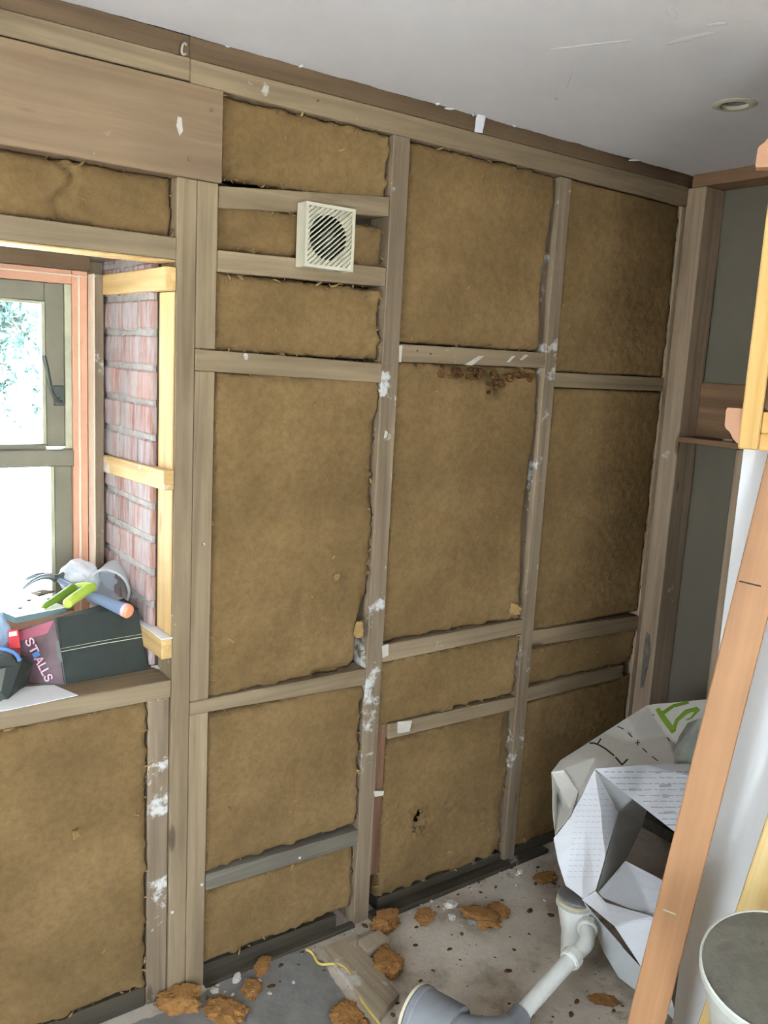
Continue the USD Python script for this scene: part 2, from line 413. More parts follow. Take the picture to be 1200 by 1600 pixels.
# ceiling skim with a ragged edge along the wall plate
xs = np.arange(XL - .2, 3.02, .012)
edge = .010 - .014 * (meshkit.fbm(np.stack([xs * 14, xs * 0, xs * 0], 1), 4, 3))
gx, gy = 120, 2
poly = sg.Polygon(list(zip(xs, edge)) + [(3.0, YB - .2), (XL - .2, YB - .2)])
hole = sg.Point(2.034, -.544).buffer(.036, 24)
part('skim', trimesh.creation.extrude_polygon(poly.difference(hole), .018, engine='earcut').apply_translation((0, 0, H)), CEIL, ceiling)
part('ceiling_board', cb(XL - .2, 3.0, YB - .2, .5, H + .10, H + .22, 0), BACKING, ceiling)
crumb = []
for i in range(7):
    x = .45 + 2.15 * rng.random()
    crumb.append(lump((x, -.008 - .006 * rng.random(), H - .002 - .004 * rng.random()), (.006 + .02 * rng.random() ** 2, .003, .002 + .002 * rng.random()), i, 1, .5, False))
part('ragged_plaster_edge', cat(*crumb), CEIL, ceiling, kind='stuff')
for (px, s, a) in (((1078, 60), (.05, .012, .0015), .5), ((1050, 20), (.03, .008, .0015), .3), ((925, 70), (.09, .006, .0012), -.2), ((1120, 38), (.02, .008, .0015), .2), ((880, 130), (.14, .012, .0008), -.3)):
    p = at(*px, 2, H)
    part('plaster_scab', lump((p[0], p[1], H), s, int(px[0]), 2, .4, False), CEIL, ceiling, smooth=True)

# --- wall_back: timber frame of studs, noggins and plates in front of dark sheathing
wb = thing('wall_back', kind='structure')
YD = .09
part('sheathing', cat(cb(.80, 3.0, .098, .3, -.1, 2.6, 0), cb(XL - .2, .86, .098, .3, -.1, .86, 0), cb(XL - .2, .86, .098, .3, 1.925, 2.6, 0), cb(XL - .2, -.55, .098, .3, .8, 2.0, 0)), BACKING, wb)


def stud(x0, x1, z0, z1, y0=0., m=W_V, name='stud', label=None, tilt=0.):
    b = cb(x0, x1, y0, YD, z0, z1)
    if tilt:
        b.vertices[:, 0] += tilt * (b.vertices[:, 2] - z0) / (z1 - z0)
    return part(name, b, m, wb, label=label)


def noggin(x0, x1, zl0, zl1, zr0, zr1, y0=0., m=W_H, name='noggin', label=None, y1=YD):
    return part(name, slant(x0, x1, y0, y1, zl0, zl1, zr0, zr1), m, wb, label=label)


noggin(.83, XR + .1, 2.307, 2.3535, 2.315, 2.357, .005, W_PLATE, 'wall_plate', y1=.094)
noggin(XL, .8295, 2.305, 2.3535, 2.307, 2.3535, .005, W_PLATE, 'wall_plate', y1=.094)
noggin(.8305, XR, 2.2555, 2.3065, 2.250, 2.3135, .002, W_H, 'head_plate')
noggin(XL, .8295, 2.2575, 2.3045, 2.2595, 2.3065, -.001, W_H, 'head_plate')
noggin(XL, .908, 2.058, 2.2565, 2.057, 2.2545, -.006, W_BOARD, 'lintel_board', 'wide pine board nailed over the studs above the window')
noggin(XL, .8035, 1.877, 1.926, 1.877, 1.926, 0, W_H, 'lintel')
stud(.8035, .8508, 0, 2.0565, 0)
stud(.852, .903, 1.684, 2.0565, .001)
stud(.852, .903, .8155, 1.6325, .001)
stud(.852, .903, .002, .781, .001)
stud(.748, .802, .004, .838, .010, W_VS)
stud(1.389, 1.4435, .0, 2.253, 0, W_VS)
stud(1.4445, 1.482, .135, .652, .014, W_RED, label='short red brown stained upright nailed beside the stud')
stud(2.010, 2.060, .0, 2.249, 0, W_VS)
stud(2.613, 2.636, .0, 2.249, .004, W_DARKV)
noggin(.904, 1.388, 2.004, 2.052, 2.050, 2.100, .003)
noggin(.904, 1.388, 1.862, 1.911, 1.872, 1.921, .003)
noggin(.852, 1.388, 1.633, 1.683, 1.620, 1.671, -.001)
noggin(1.4445, 2.009, 1.679, 1.726, 1.682, 1.729, -.001, W_HS)
noggin(2.061, 2.612, 1.625, 1.671, 1.625, 1.671, .0)
noggin(.852, 1.388, .782, .815, .763, .812, .0)
noggin(1.4445, 2.009, .820, .873, .826, .874, .0, W_HS)
noggin(2.061, 2.612, .773, .828, .752, .805, .0)
noggin(1.4835, 2.009, .574, .621, .562, .606, .004)
noggin(2.061, 2.558, .578, .627, .574, .623, .004)
noggin(.904, 1.388, .283, .329, .265, .313, -.002, W_GREY, label='grey weathered noggin with white paint spots')
noggin(.905, 1.336, .0, .052, .0, .046, .014, W_SOLE, 'sole_plate')
noggin(1.488, 2.009, .0, .045, .0, .040, .014, W_SOLE, 'sole_plate')
noggin(2.061, 2.612, .0, .042, .0, .038, .014, W_SOLE, 'sole_plate')
noggin(XL, .747, .0, .060, .0, .058, .014, W_SOLE, 'sole_plate')
noggin(.905, 1.388, -.001, .012, -.001, .010, -.012, W_SOLE, 'sole_plate', y1=.013)
noggin(1.446, 2.20, -.001, .018, -.001, .014, -.030, W_SOLE, 'sole_plate', y1=.013)
noggin(XL, .8025, .839, .8835, .839, .8835, 0, W_H, 'sill_rail', y1=.094)
# nail and screw heads, knots that stand in the photograph
for k, (px, r) in enumerate((((330, 172), .005), ((297, 248), .006), ((383, 557), .008), ((497, 157), .003), ((269, 1425), .004), ((315, 1382), .004), ((575, 895), .007), ((468, 1340), .004), ((652, 548), .003), ((673, 553), .003), ((318, 850), .004))):
    p = at(*px, 1, -.006 if k < 2 else -.001)
    part('nail_head', lathe([(0, -.001), (r, -.001), (r, .002), (0, .002)][::-1], p, (0, -1, 0), 12), FILLER if k in (4, 5, 7) else W_RED, wb)
# plaster snots and smears left on the timbers
for k, (pts) in enumerate((((602, 672), (606, 675), (604, 684), (600, 685)), ((748, 556), (757, 556), (738, 571), (726, 570)), ((800, 556), (806, 556), (796, 566), (791, 566)), ((820, 554), (826, 555), (816, 563), (812, 562)),
                           ((278, 182), (284, 184), (286, 205), (281, 212), (276, 196)), ((622, 1128), (644, 1126), (640, 1143), (622, 1146)), ((584, 1236), (600, 1236), (599, 1243), (586, 1245)), ((624, 540), (629, 540), (627, 566), (624, 566)), ((597, 1010), (607, 1006), (607, 1024), (598, 1028)))):
    part('plaster_smear', prism([at(*p, 1, -.008 if k == 4 else -.0015) for p in pts], .004), FILLER, wb)

# --- ceiling plaster that hangs over the wall plate
tp = [at(752, 168, 1, -.010), at(762, 170, 1, -.012), at(756, 186, 1, -.014), at(754, 208, 1, -.009), at(742, 206, 1, -.008), at(744, 184, 1, -.012)]
single('torn_joint_tape', prism(tp, .002), CEIL, 'torn strip of white joint tape hanging from the ceiling edge', 'tape')
p = at(286, 78, 1, -.008)
single('curl_of_sealant', tube(smooth_path([at(291, 70, 1, -.006), at(285, 72, 1, -.016), at(284, 80, 1, -.016), at(290, 84, 1, -.006)], 16), .0025, 8), FILLER, 'small white curl of sealant on the wall plate above the wide board', 'sealant')

# ============================================================ INSULATION BATTS
def batt(x0, x1, z0, z1, label, seed, y=.012, amp=.010, rag=.0038, shape=None, tufts=45, res=.0075, cut=None, lean=0., dip=1.):
    nx, nz = max(8, int((x1 - x0) / res)), max(8, int((z1 - z0) / res))
    U, Wt = np.meshgrid(np.linspace(0, 1, nx + 1), np.linspace(0, 1, nz + 1), indexing='ij')
    X, Z = x0 + (x1 - x0) * U, z0 + (z1 - z0) * Wt
    P = np.stack([X, X * 0 + seed * 7.3, Z], -1)
    # ragged outline
    e = .03
    wx = np.clip(1 - np.minimum(U * (x1 - x0), (1 - U) * (x1 - x0)) / e, 0, 1)
    wz = np.clip(1 - np.minimum(Wt * (z1 - z0), (1 - Wt) * (z1 - z0)) / e, 0, 1)
    dx = rag * (2 * meshkit.fbm(P * 70, 3, seed) - 1) * wx
    dz = rag * (2 * meshkit.fbm(P * 70 + 9, 3, seed + 5) - 1) * wz
    d = np.minimum(np.minimum(U, 1 - U) * (x1 - x0), np.minimum(Wt, 1 - Wt) * (z1 - z0))
    Y = y - amp * (2 * meshkit.fbm(P * 5, 3, seed + 11) - 1) - .0035 * (2 * meshkit.fbm(P * 38, 3, seed + 3) - 1) - .0016 * (2 * meshkit.noise(P * 110, seed + 4) - 1)
    n_e = meshkit.fbm(P * 30, 4, seed + 21)
    Y = Y + dip * np.clip((n_e - .36) * .12, 0, .02) * np.exp(-d / (.003 + .010 * n_e)) + .004 * np.exp(-d / .004) + lean * (1 - Wt)
    if shape is not None:
        Y = Y + shape(X, Z)
    Y = np.minimum(Y, .088)
    front = np.stack([X + dx, Y, Z + dz], -1).reshape(-1, 3)
    idx = np.arange((nx + 1) * (nz + 1)).reshape(nx + 1, nz + 1)
    F = np.concatenate([np.stack([idx[:-1, :-1], idx[1:, :-1], idx[1:, 1:]], -1).reshape(-1, 3), np.stack([idx[:-1, :-1], idx[1:, 1:], idx[:-1, 1:]], -1).reshape(-1, 3)])
    if cut is not None:
        keep = ~np.array([cut(*front[f].mean(0)) for f in F])
        F = F[keep]
    ring = np.concatenate([idx[:, 0], idx[-1, 1:], idx[-2::-1, -1], idx[0, -2:0:-1]])
    back = front[ring].copy(); back[:, 1] = .0905
    k0 = len(front)
    j = np.arange(len(ring)); jn = (j + 1) % len(ring)
    S = np.concatenate([np.stack([ring[j], k0 + j, k0 + jn], -1), np.stack([ring[j], k0 + jn, ring[jn]], -1)])
    c = len(front) + len(ring)
    Bk = np.stack([np.full(len(ring), c), k0 + jn, k0 + j], -1)
    V = np.vstack([front, back, [[(x0 + x1) / 2, .0905, (z0 + z1) / 2]]])
    m = trimesh.Trimesh(V, np.vstack([F, S, Bk]), process=False)
    o = thing('insulation_batt', label, 'insulation', (x0, 0, z0), group=None)
    part('wool_slab', m, WOOL, o, smooth=True)
    if tufts:
        r2 = np.random.default_rng(seed + 100)
        per = 2 * (x1 - x0 + z1 - z0)
        ts = []
        for i in range(int(tufts * per)):
            if r2.random() < .9:
                q = r2.random() * per
                if q < x1 - x0: a = (x0 + q, z1)
                elif q < 2 * (x1 - x0): a = (x0 + q - (x1 - x0), z0)
                elif q < 2 * (x1 - x0) + (z1 - z0): a = (x0, z0 + q - 2 * (x1 - x0))
                else: a = (x1, z0 + q - 2 * (x1 - x0) - (z1 - z0))
                px = min(max(a[0] + .006 * r2.normal(), x0 - .002), x1 + .002); pz = min(max(a[1] + .006 * r2.normal(), z0 - .004), z1 + .003)
            else:
                px = x0 + (x1 - x0) * r2.random(); pz = z0 + (z1 - z0) * r2.random()
            s = .0018 + .0042 * r2.random() ** 3
            vi = int(np.clip((px - x0) / (x1 - x0) * nx, 0, nx)), int(np.clip((pz - z0) / (z1 - z0) * nz, 0, nz))
            yy = min(front.reshape(nx + 1, nz + 1, 3)[vi][1], .022)
            if cut is not None and cut(px, 0, pz):
                continue
            t = lump((0, 0, 0), (s * (1.2 + 1.8 * r2.random()), s * .5, s * .5), i + seed, 1, .7, False)
            an = r2.random() * math.pi
            vx = t.vertices.copy()
            vx[:, 2] += 9 / max(s * 1000, 1) * vx[:, 0] ** 2 * 10
            t.vertices = np.stack([vx[:, 0] * math.cos(an) - vx[:, 2] * math.sin(an) + px, vx[:, 1] + yy - .001, vx[:, 0] * math.sin(an) + vx[:, 2] * math.cos(an) + pz], 1)
            ts.append(t)
        part('fibre_tufts', cat(*ts), WOOL_TUFT, o, kind='stuff')
    return o


def gauss(cx, cz, sx, sz, h):
    return lambda X, Z: h * np.exp(-((X - cx) / sx) ** 2 - ((Z - cz) / sz) ** 2)


def addf(*fs):
    return lambda X, Z: sum(f(X, Z) for f in fs)


crease = lambda X, Z: .022 * np.exp(-np.abs(X - (.563 + .02 * np.sin(Z * 60))) / .006) - .012 * np.exp(-np.abs(X - .59) / .03)
batt(-1.44, .803, 1.927, 2.057, 'creased mustard insulation strip above the window, under the wide pine board', 1, shape=crease, y=.016, amp=.016)
batt(.909, 1.388, 2.075, 2.254, 'mustard insulation batt in the top bay above the extractor fan', 2, y=.010)
batt(.904, 1.388, 1.914, 2.026, 'mustard insulation strip between the two noggins behind the extractor fan', 3, y=.022, amp=.014, tufts=80)
batt(.904, 1.388, 1.680, 1.864, 'shaggy mustard insulation batt directly below the extractor fan', 4, y=.010, amp=.012, tufts=90)
tear = addf(gauss(1.385, .90, .022, .09, .06), gauss(1.30, .823, .12, .012, .03), lambda X, Z: .010 * np.clip((X - 1.30) / .09, 0, 1) * 0)
batt(.904, 1.388, .812, 1.632, 'tall mustard insulation batt with a torn lower right corner, right of the window', 5, y=.006, shape=tear, tufts=60)
batt(.904, 1.388, .326, .770, 'mustard insulation batt in the left bay above the grey noggin', 6, y=.004)
batt(.904, 1.388, .054, .270, 'low mustard insulation batt in the left bay below the grey noggin', 7, y=.006, tufts=25)
side = lambda X, Z: .034 * np.clip((X - 1.985 - .012 * np.sin(Z * 9)) / .022, 0, 1)
batt(1.4445, 2.009, 1.731, 2.252, 'square mustard insulation batt at the top of the middle bay', 8, y=.008, amp=.006, shape=side, tufts=22)
torn = addf(side, gauss(1.79, 1.66, .16, .022, .03), gauss(1.845, 1.625, .04, .035, .022))
batt(1.4445, 2.009, .876, 1.680, 'tall mustard insulation batt with a brown tear along its top edge', 9, y=.008, amp=.008, shape=torn, tufts=22)
batt(1.4445, 2.009, .612, .822, 'slumped mustard insulation strip between the two lower noggins of the middle bay', 10, y=.008, amp=.014, tufts=45)
hole_cut = lambda x, y, z: ((x - 1.628) / .015) ** 2 + ((z - .278) / (.023 + .006 * math.sin(9 * math.atan2(z - .278, x - 1.628)))) ** 2 < 1
holef = addf(gauss(1.628, .275, .012, .018, .075), gauss(1.63, .235, .035, .05, .012), lambda X, Z: .012 * np.clip((X - 1.95) / .05, 0, 1))
batt(1.4835, 2.009, .046, .566, 'mustard insulation batt with a ragged hole near the floor', 11, y=.008, amp=.007, shape=holef, tufts=22, res=.0042, cut=hole_cut)
batt(2.061, 2.612, 1.673, 2.250, 'dim mustard insulation batt at the top of the corner bay', 12, y=.006, amp=.006, tufts=15, dip=.25, rag=.002)
batt(2.061, 2.612, .822, 1.624, 'tall dim mustard insulation batt in the corner bay beside the corner post', 13, y=.006, amp=.006, tufts=15, dip=.25, rag=.002)
batt(2.061, 2.612, .626, .760, 'dim mustard insulation strip between the two lower noggins of the corner bay', 14, y=.010, amp=.012, tufts=45, dip=.5)
batt(2.061, 2.612, .042, .574, 'low dim mustard insulation batt in the corner bay beside the white sheeting', 15, y=.006, amp=.006, tufts=15, dip=.3, rag=.002)
batt(-1.44, .747, .062, .838, 'wide mustard insulation batt under the window sill', 16, y=.004, amp=.009, tufts=40, res=.009)

# torn brown wool in the big tear, chunks clinging to the wall
tb = []
for i in range(46):
    t = rng.random()
    tb.append(lump((1.60 + .38 * t, .018, 1.672 - .03 * rng.random() - (.05 * rng.random() if .5 < t < .75 else 0)), (.012, .008, .008), i, 1, .6, False))
hb = []
for i in range(30):
    a, q = rng.random() * 6.283, .027 + .026 * rng.random() ** 1.3
    hb.append(lump((1.628 + q * math.cos(a) * .9, .011 + .1 * (q - .03), .268 + q * math.sin(a) * 1.25), (.006 + .007 * rng.random(), .004, .006 + .007 * rng.random()), i + 9, 1, .6, False))
single('torn_hole_rim', cat(*hb), WOOL, 'torn lumpy wool around the ragged hole near the floor', 'insulation', kind='stuff')
single('torn_brown_wool', cat(*tb), WOOL_STAIN, 'ragged fringe of torn brown wool under the middle noggin', 'insulation', kind='stuff')
for i, (px, s, lab) in enumerate((((120, 1300), (.018, .008, .012), 'small pale tuft of wool stuck low on the batt under the window'), ((526, 902), (.010, .005, .014), 'small pale tuft of wool on the tall batt right of the window'), ((561, 985), (.012, .008, .034), 'yellow wool flap at the torn corner of the tall batt'), ((803, 952), (.024, .010, .026), 'brown wool flap curling out at the foot of the middle tall batt'))):
    p = at(*px, 1, -.001)
    single('wool_tuft', lump(p, s, i + 3, 3, .7, False, rough=.3), WOOL_TUFT, lab, 'insulation', smooth=True)

# ============================================================ WINDOW REVEAL, BRICKS, WINDOW
wr = thing('wall_reveal', kind='structure')
part('mortar', cat(cb(.792, .86, .106, .60, .80, 2.05, 0), cb(XL - .2, .86, .52, .60, -.4, .90, 0), cb(XL - .2, .86, .55, .60, 1.93, 2.6, 0), cb(XL - .2, -.52, .3, .60, .80, 2.05, 0), cb(.80, 3.0, .3, .60, -.4, 2.6, 0)), MORTAR, wr)
z, row = .885, 0
r3 = np.random.default_rng(5)
while z < 1.90:
    hgt = .071
    cuts = [.1]
    pat = [[.16, .10, .10], [.215, .12], [.10, .13, .12], [.12, .105, .12]][row % 4]
    for L in pat:
        cuts.append(cuts[-1] + L)
    cuts[-1] = .46
    for a, b in zip(cuts[:-1], cuts[1:]):
        o = .004 * r3.random()
        m = cb(.784 + o, .85, a + .004 + (.004 * r3.random() if a > .11 else -.002), b - .004 - .005 * r3.random(), z + .004 * r3.random(), z + hgt + .003 * r3.random(), .005)
        m = m.subdivide().subdivide()
        v = m.vertices
        v[:, 0] += .005 * (2 * meshkit.fbm(v * np.array([40, 70, 16]) + row, 3, row) - 1)
        part('brick', trimesh.Trimesh(v, m.faces, process=False), BRICK, wr)
    z += .0835
    row += 1
# battens of the reveal
part('batten', cb(.755, .779, .420, .470, .89, 1.862), W_VS, wr)
part('pale_edge', cb(.752, .756, .421, .469, .89, 1.862, .001), PALE, wr)  # batten side facing the window, its light put in as a pale strip
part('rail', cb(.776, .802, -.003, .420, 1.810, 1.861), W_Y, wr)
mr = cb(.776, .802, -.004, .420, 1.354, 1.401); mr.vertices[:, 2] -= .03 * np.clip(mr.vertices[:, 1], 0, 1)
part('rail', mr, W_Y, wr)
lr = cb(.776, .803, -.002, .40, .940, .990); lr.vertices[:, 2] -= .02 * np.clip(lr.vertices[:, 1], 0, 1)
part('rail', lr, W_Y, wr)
part('lath', cb(XL + .9, .803, .002, .092, 1.873, 1.8765, .001), W_REV, wr)  # lintel underside: bounced light put in as a thin yellow strip
part('lath', cb(.7995, .8033, .004, .089, .995, 1.808, .001), W_REV, wr)  # stud side face: window light put in as a thin yellow strip
part('masking_strip', cb(.774, .8035, -.004, .40, .9905, .993, .0005), PAPER, wr)
part('jamb_liner', cb(.7525, .80, .472, .56, .88, 1.93), W_VS, wr)
part('soffit', cb(XL, .86, .095, .47, 1.916, 1.926, .001), SOFFIT, wr)
part('soffit_board', cb(XL, .748, .43, .50, 1.868, 1.9155, .002), W_PLATE, wr)
part('soffit_rail', cb(.749, .8025, .095, .47, 1.895, 1.9155, .002), W_GREY, wr)
part('sill_board', cb(XL, .80, .095, .47, .872, .8825, .002), W_FLOOR, wr)

win = thing('window_1', kind='structure')
y0, y1 = .47, .55
XA = -.50
part('window_frame', cat(cb(.712, .752, y0, y1, .895, 1.872), cb(XA, .7115, y0, y1, 1.833, 1.872), cb(XA, .7115, y0, y1, .895, .945), cb(XA - .05, XA, y0, y1, .895, 1.872)), ORANGE, win)
part('frame_bead', cat(cb(.726, .732, y0 - .003, y0 + .002, .91, 1.86, .001), cb(XA, .75, y0 - .003, y0 + .002, 1.853, 1.858, .001)), PALE, win)
yc = .482
cs = part('casement', cat(cb(.645, .694, yc, yc + .045, 1.405, 1.8325), cb(XA, .6445, yc, yc + .045, 1.784, 1.8325), cb(XA, .6445, yc, yc + .045, 1.395, 1.412), cb(XA - .0, XA + .05, yc, yc + .045, 1.4125, 1.7835)), OLIVE, win)
part('casement_edge', cat(cb(.6945, .7118, yc - .004, yc + .04, 1.400, 1.8325, .001)), OLIVE_EDGE, win)
part('glazing_bead', cat(cb(.636, .6449, yc - .002, yc + .02, 1.4125, 1.784, .001), cb(XA + .05, .6359, yc - .002, yc + .02, 1.777, 1.784, .001)), OLIVE_EDGE, cs)
part('transom', cb(XA, .7118, y0 - .006, y1, 1.353, 1.398, .003), OLIVE, win)
lsash = part('lower_sash', cat(cb(.664, .7118, yc, yc + .045, .945, 1.3525), cb(XA, .6635, yc, yc + .045, .945, .985), cb(XA, XA + .05, yc, yc + .045, .9855, 1.3525)), OLIVE, win)
part('glazing_bead', cb(.654, .6639, yc - .002, yc + .02, .985, 1.3525, .001), OLIVE_EDGE, lsash)
part('pane', cb(XA + .05, .640, yc + .022, yc + .026, 1.41, 1.79, 0), GLASS, cs)
part('pane', cb(XA + .05, .660, yc + .022, yc + .026, .98, 1.355, 0), GLASS, lsash)
# casement fastener
fp = [at(x, y, 1, yc - q) for x, y, q in ((69, 556, .03), (74, 578, .034), (79, 602, .03), (86, 622, .022), (96, 628, .012))]
hd = thing('casement_fastener', 'dark iron casement handle on the olive window sash', 'window handle', at(90, 615, 1, yc))
part('lever', tube(smooth_path(fp, 18), [.0055] * 6 + [.005] * 6 + [.0045] * 6, 8), BLACK_MET, hd, smooth=30)
c0, c1 = at(83, 602, 1, yc), at(102, 634, 1, yc)
kpl = part('keeper_plate', cb(c0[0], c1[0] - .003, yc - .004, yc - .0005, c1[2], c0[2]), BLACK_MET, hd)
part('pivot', lathe([(0, -.002), (.006, -.002), (.006, .010), (0, .010)], at(93, 624, 1, yc - .002), (0, -1, 0), 12), BLACK_MET, kpl)

# ============================================================ RIGHT-HAND PARTITION (studs seen against a grey board)
wrt = thing('wall_right', kind='structure')
part('backing_board', cb(2.75, 2.765, YB, .098, 0, 2.6, 0), BOARD_GREY, wrt)
post = part('corner_post', cb(XR, 2.745, -.067, .085, 0, 2.309), W_DARKV, wrt)
part('filler_patch', prism([at(x, y, 0, XR - .003) for x, y in ((1010, 988), (1014, 992), (1016, 1018), (1011, 1045), (1004, 1074), (1000, 1075), (1007, 1040), (1006, 1010))], .004), W_GREY, wrt)
part('stud', cb(XR, 2.745, -.335, -.290, 0, 1.452), W_DARKV, wrt)
part('stud', cb(XR, 2.745, -.93, -.88, 0, 2.309), W_DARKV, wrt)
part('ledge_board', cb(XR - .004, 2.748, -.40, -.0675, 1.453, 1.473), W_DARKY, wrt)
part('patch_board', cb(2.728, 2.749, -.50, -.069, 1.4735, 1.662), W_DARKY, wrt)
part('head_plate', cb(XR, 2.745, YB, -.009, 2.31, 2.352), W_DARKY, wrt)
part('sole_plate', cb(XR, 2.745, YB, -.068, 0, .045), W_SOLE, wrt)
single('plaster_crumb_on_ledge', lump((2.67, -.235, 1.473), (.012, .018, .005), 4), FILLER, 'flake of white plaster lying on the ledge of the right-hand partition', 'plaster flake')

# walls behind the camera, with an unseen door and window added for light
wl = thing('wall_left', kind='structure')
DX0, DX1, DZ = -0.35, 0.70, 2.10
WY0, WY1, WZ0, WZ1 = -1.75, -.72, .35, 1.95
part('plaster', cat(cb(XL - .2, XL, WY1, .098, 0, 2.6, 0), cb(XL - .2, XL, YB - .2, WY0, 0, 2.6, 0), cb(XL - .2, XL, WY0, WY1, 0, WZ0, 0), cb(XL - .2, XL, WY0, WY1, WZ1, 2.6, 0)), PLASTER, wl)
w2 = thing('window_2', kind='structure')
part('window_frame', cat(cb(XL - .12, XL - .05, WY0, WY0 + .06, WZ0, WZ1), cb(XL - .12, XL - .05, WY1 - .06, WY1, WZ0, WZ1), cb(XL - .12, XL - .05, WY0 + .06, WY1 - .06, WZ0, WZ0 + .06), cb(XL - .12, XL - .05, WY0 + .06, WY1 - .06, WZ1 - .06, WZ1)), OLIVE, w2)
part('pane', cb(XL - .09, XL - .086, WY0 + .06, WY1 - .06, WZ0 + .06, WZ1 - .06, 0), GLASS, w2)
wf = thing('wall_front', kind='structure')
part('plaster', cat(cb(XL - .2, DX0, YB - .2, YB, 0, 2.6, 0), cb(DX1, 3.0, YB - .2, YB, 0, 2.6, 0), cb(DX0, DX1, YB - .2, YB, DZ, 2.6, 0)), PLASTER, wf)
dr = thing('door_1', kind='structure')
part('door_frame', cat(cb(DX0, DX0 + .06, YB - .12, YB - .04, 0, DZ), cb(DX1 - .06, DX1, YB - .12, YB - .04, 0, DZ), cb(DX0 + .06, DX1 - .06, YB - .12, YB - .04, DZ - .06, DZ), cb(DX0 + .06, DX1 - .06, YB - .12, YB - .04, 0, .08), cb(.16, .19, YB - .12, YB - .04, .08, DZ - .06)), FAN_W, dr)
part('pane', cb(DX0 + .06, .16, YB - .09, YB - .084, .08, DZ - .06, 0), GLASS, dr)
part('pane', cb(.19, DX1 - .06, YB - .09, YB - .084, .08, DZ - .06, 0), GLASS, dr)

# ============================================================ EXTRACTOR FAN
FX0, FX1, FZ0, FZ1, FY = 1.110, 1.252, 1.893, 2.044, -.043
fan = thing('extractor_fan', 'square cream extractor fan with slanted louvres on the insulated wall', 'extractor fan', (1.18, 0, FZ0))
t = .004
part('housing', cat(cb(FX0, FX0 + t, FY, .0, FZ0, FZ1, .0015), cb(FX1 - t, FX1, FY, .0, FZ0, FZ1, .0015), cb(FX0 + t, FX1 - t, FY, .0, FZ1 - t, FZ1, .0015), cb(FX0 + t, FX1 - t, FY, .0, FZ0, FZ0 + t, .0015)), FAN_W, fan)
cx, cz = (FX0 + FX1) / 2, (FZ0 + FZ1) / 2
rim = sg.box(FX0, FZ0, FX1, FZ1).difference(sg.box(FX0 + .008, FZ0 + .008, FX1 - .008, FZ1 - .008))
xzy = lambda m, y: trimesh.Trimesh(np.stack([m.vertices[:, 0], y - m.vertices[:, 2], m.vertices[:, 1]], 1), m.faces[:, ::-1] * 1, process=False)
grille = part('grille_rim', xzy(trimesh.creation.extrude_polygon(rim, .004, engine='earcut'), FY + .003), FAN_W, fan)
plate = sg.box(FX0 + .004, FZ0 + .004, FX1 - .004, FZ1 - .004).difference(sg.Point(cx, cz).buffer(.053, 32))
part('back_plate', xzy(trimesh.creation.extrude_polygon(plate, .002, engine='earcut'), FY + .012), FAN_W, fan)
part('duct', lathe([(.053, 0), (.053, .035), (0, .035)], (cx, FY + .012, cz), (0, 1, 0), 40), FAN_DARK, fan)
hub = part('motor_hub', lathe([(0, 0), (.017, 0), (.019, .004), (.019, .02)], (cx, FY + .014, cz), (0, 1, 0), 24), FAN_BLADE, fan)
for k in range(5):
    a = 2 * math.pi * k / 5
    c, s_ = math.cos(a), math.sin(a)
    q = [(cx + r_ * math.cos(a + o), FY + .026 + yy, cz + r_ * math.sin(a + o)) for r_, o, yy in ((.018, -.2, 0), (.050, -.3, .004), (.050, .35, -.006), (.018, .3, -.004))]
    part('fan_blade', prism(q, .0015), FAN_DARK, hub)
inner = sg.box(FX0 + .006, FZ0 + .006, FX1 - .006, FZ1 - .006)
for k in range(-10, 11):
    c = k * .0135
    ln = sg.LineString([(cx - .2 + c * .5, cz - .17 - c * .5), (cx + .2 + c * .5, cz + .17 - c * .5)]).buffer(.0012, cap_style=2).intersection(inner)
    if ln.is_empty or ln.area < 2e-5:
        continue
    part('louvre', xzy(trimesh.creation.extrude_polygon(ln, .010, engine='earcut'), FY + .010), FAN_W, grille)
part('screw_cap', lathe([(0, .003), (.0038, .003), (.0045, 0), (.0045, -.004)], (FX1 - .009, FY + .0, FZ0 + .010), (0, -1, 0), 14), FAN_W, fan)

# ============================================================ DOWNLIGHT
dl = thing('downlight', 'round unlit recessed downlight in the ceiling', 'downlight', (2.034, -.544, H))
part('trim_ring', lathe([(.034, .006), (.034, -.003), (.044, -.005), (.054, -.001), (.054, .0005)], (2.034, -.544, H), (0, 0, 1), 40), FAN_W, dl, smooth=40)
part('reflector', lathe([(.036, .0), (.030, .03), (0, .034)], (2.034, -.544, H), (0, 0, 1), 32), FAN_BLADE, dl)

# ============================================================ NEAR PARTITION ON THE RIGHT WITH THE PINE CUPBOARD
E0 = np.array([1.746, -.858, 0.0])
ND = np.array([-.866, -.5, 0.0])          # out of its face
DD = np.array([.5, -.866, 0.0])           # along it, to the right
RP = np.stack([DD, -ND, [0, 0, 1.0]], 1)  # local x along, local y into the board, local z up


def onp(p, off=0.):
    d = ray(*p)
    return CAM + ((E0 + ND * off - CAM) @ ND) / (d @ ND) * d


def loc2(p, off=0.):
    """local (x, z) on the partition's face under a photo pixel"""
    w = onp(p, off) - E0
    return float(w @ DD), float(w[2])


wp = thing('wall_partition', loc=E0, R=RP, kind='structure')
part('plasterboard', hull([(x, y, z) for z in (0, H) for x, y in ((.001, .0025), (.024, 0), (1.3, 0), (1.3, .0125), (0, .0125), (0, .005))]), BOARD_WHITE, wp, local=True)
part('stud', cb(.03, .085, .0127, .10, 0, H), W_V, wp, local=True)
part('stud', cb(.62, .67, .0127, .10, 0, H), W_V, wp, local=True)
part('plasterboard', cb(.01, 1.3, .1005, .113, 0, H, .001), BOARD_WHITE, wp, local=True)
part('torn_paper', hull([(-.006, .003, .47), (.003, .003, .475), (.003, .004, .455), (-.010, .0, .462)]), PAPER, wp, local=True)

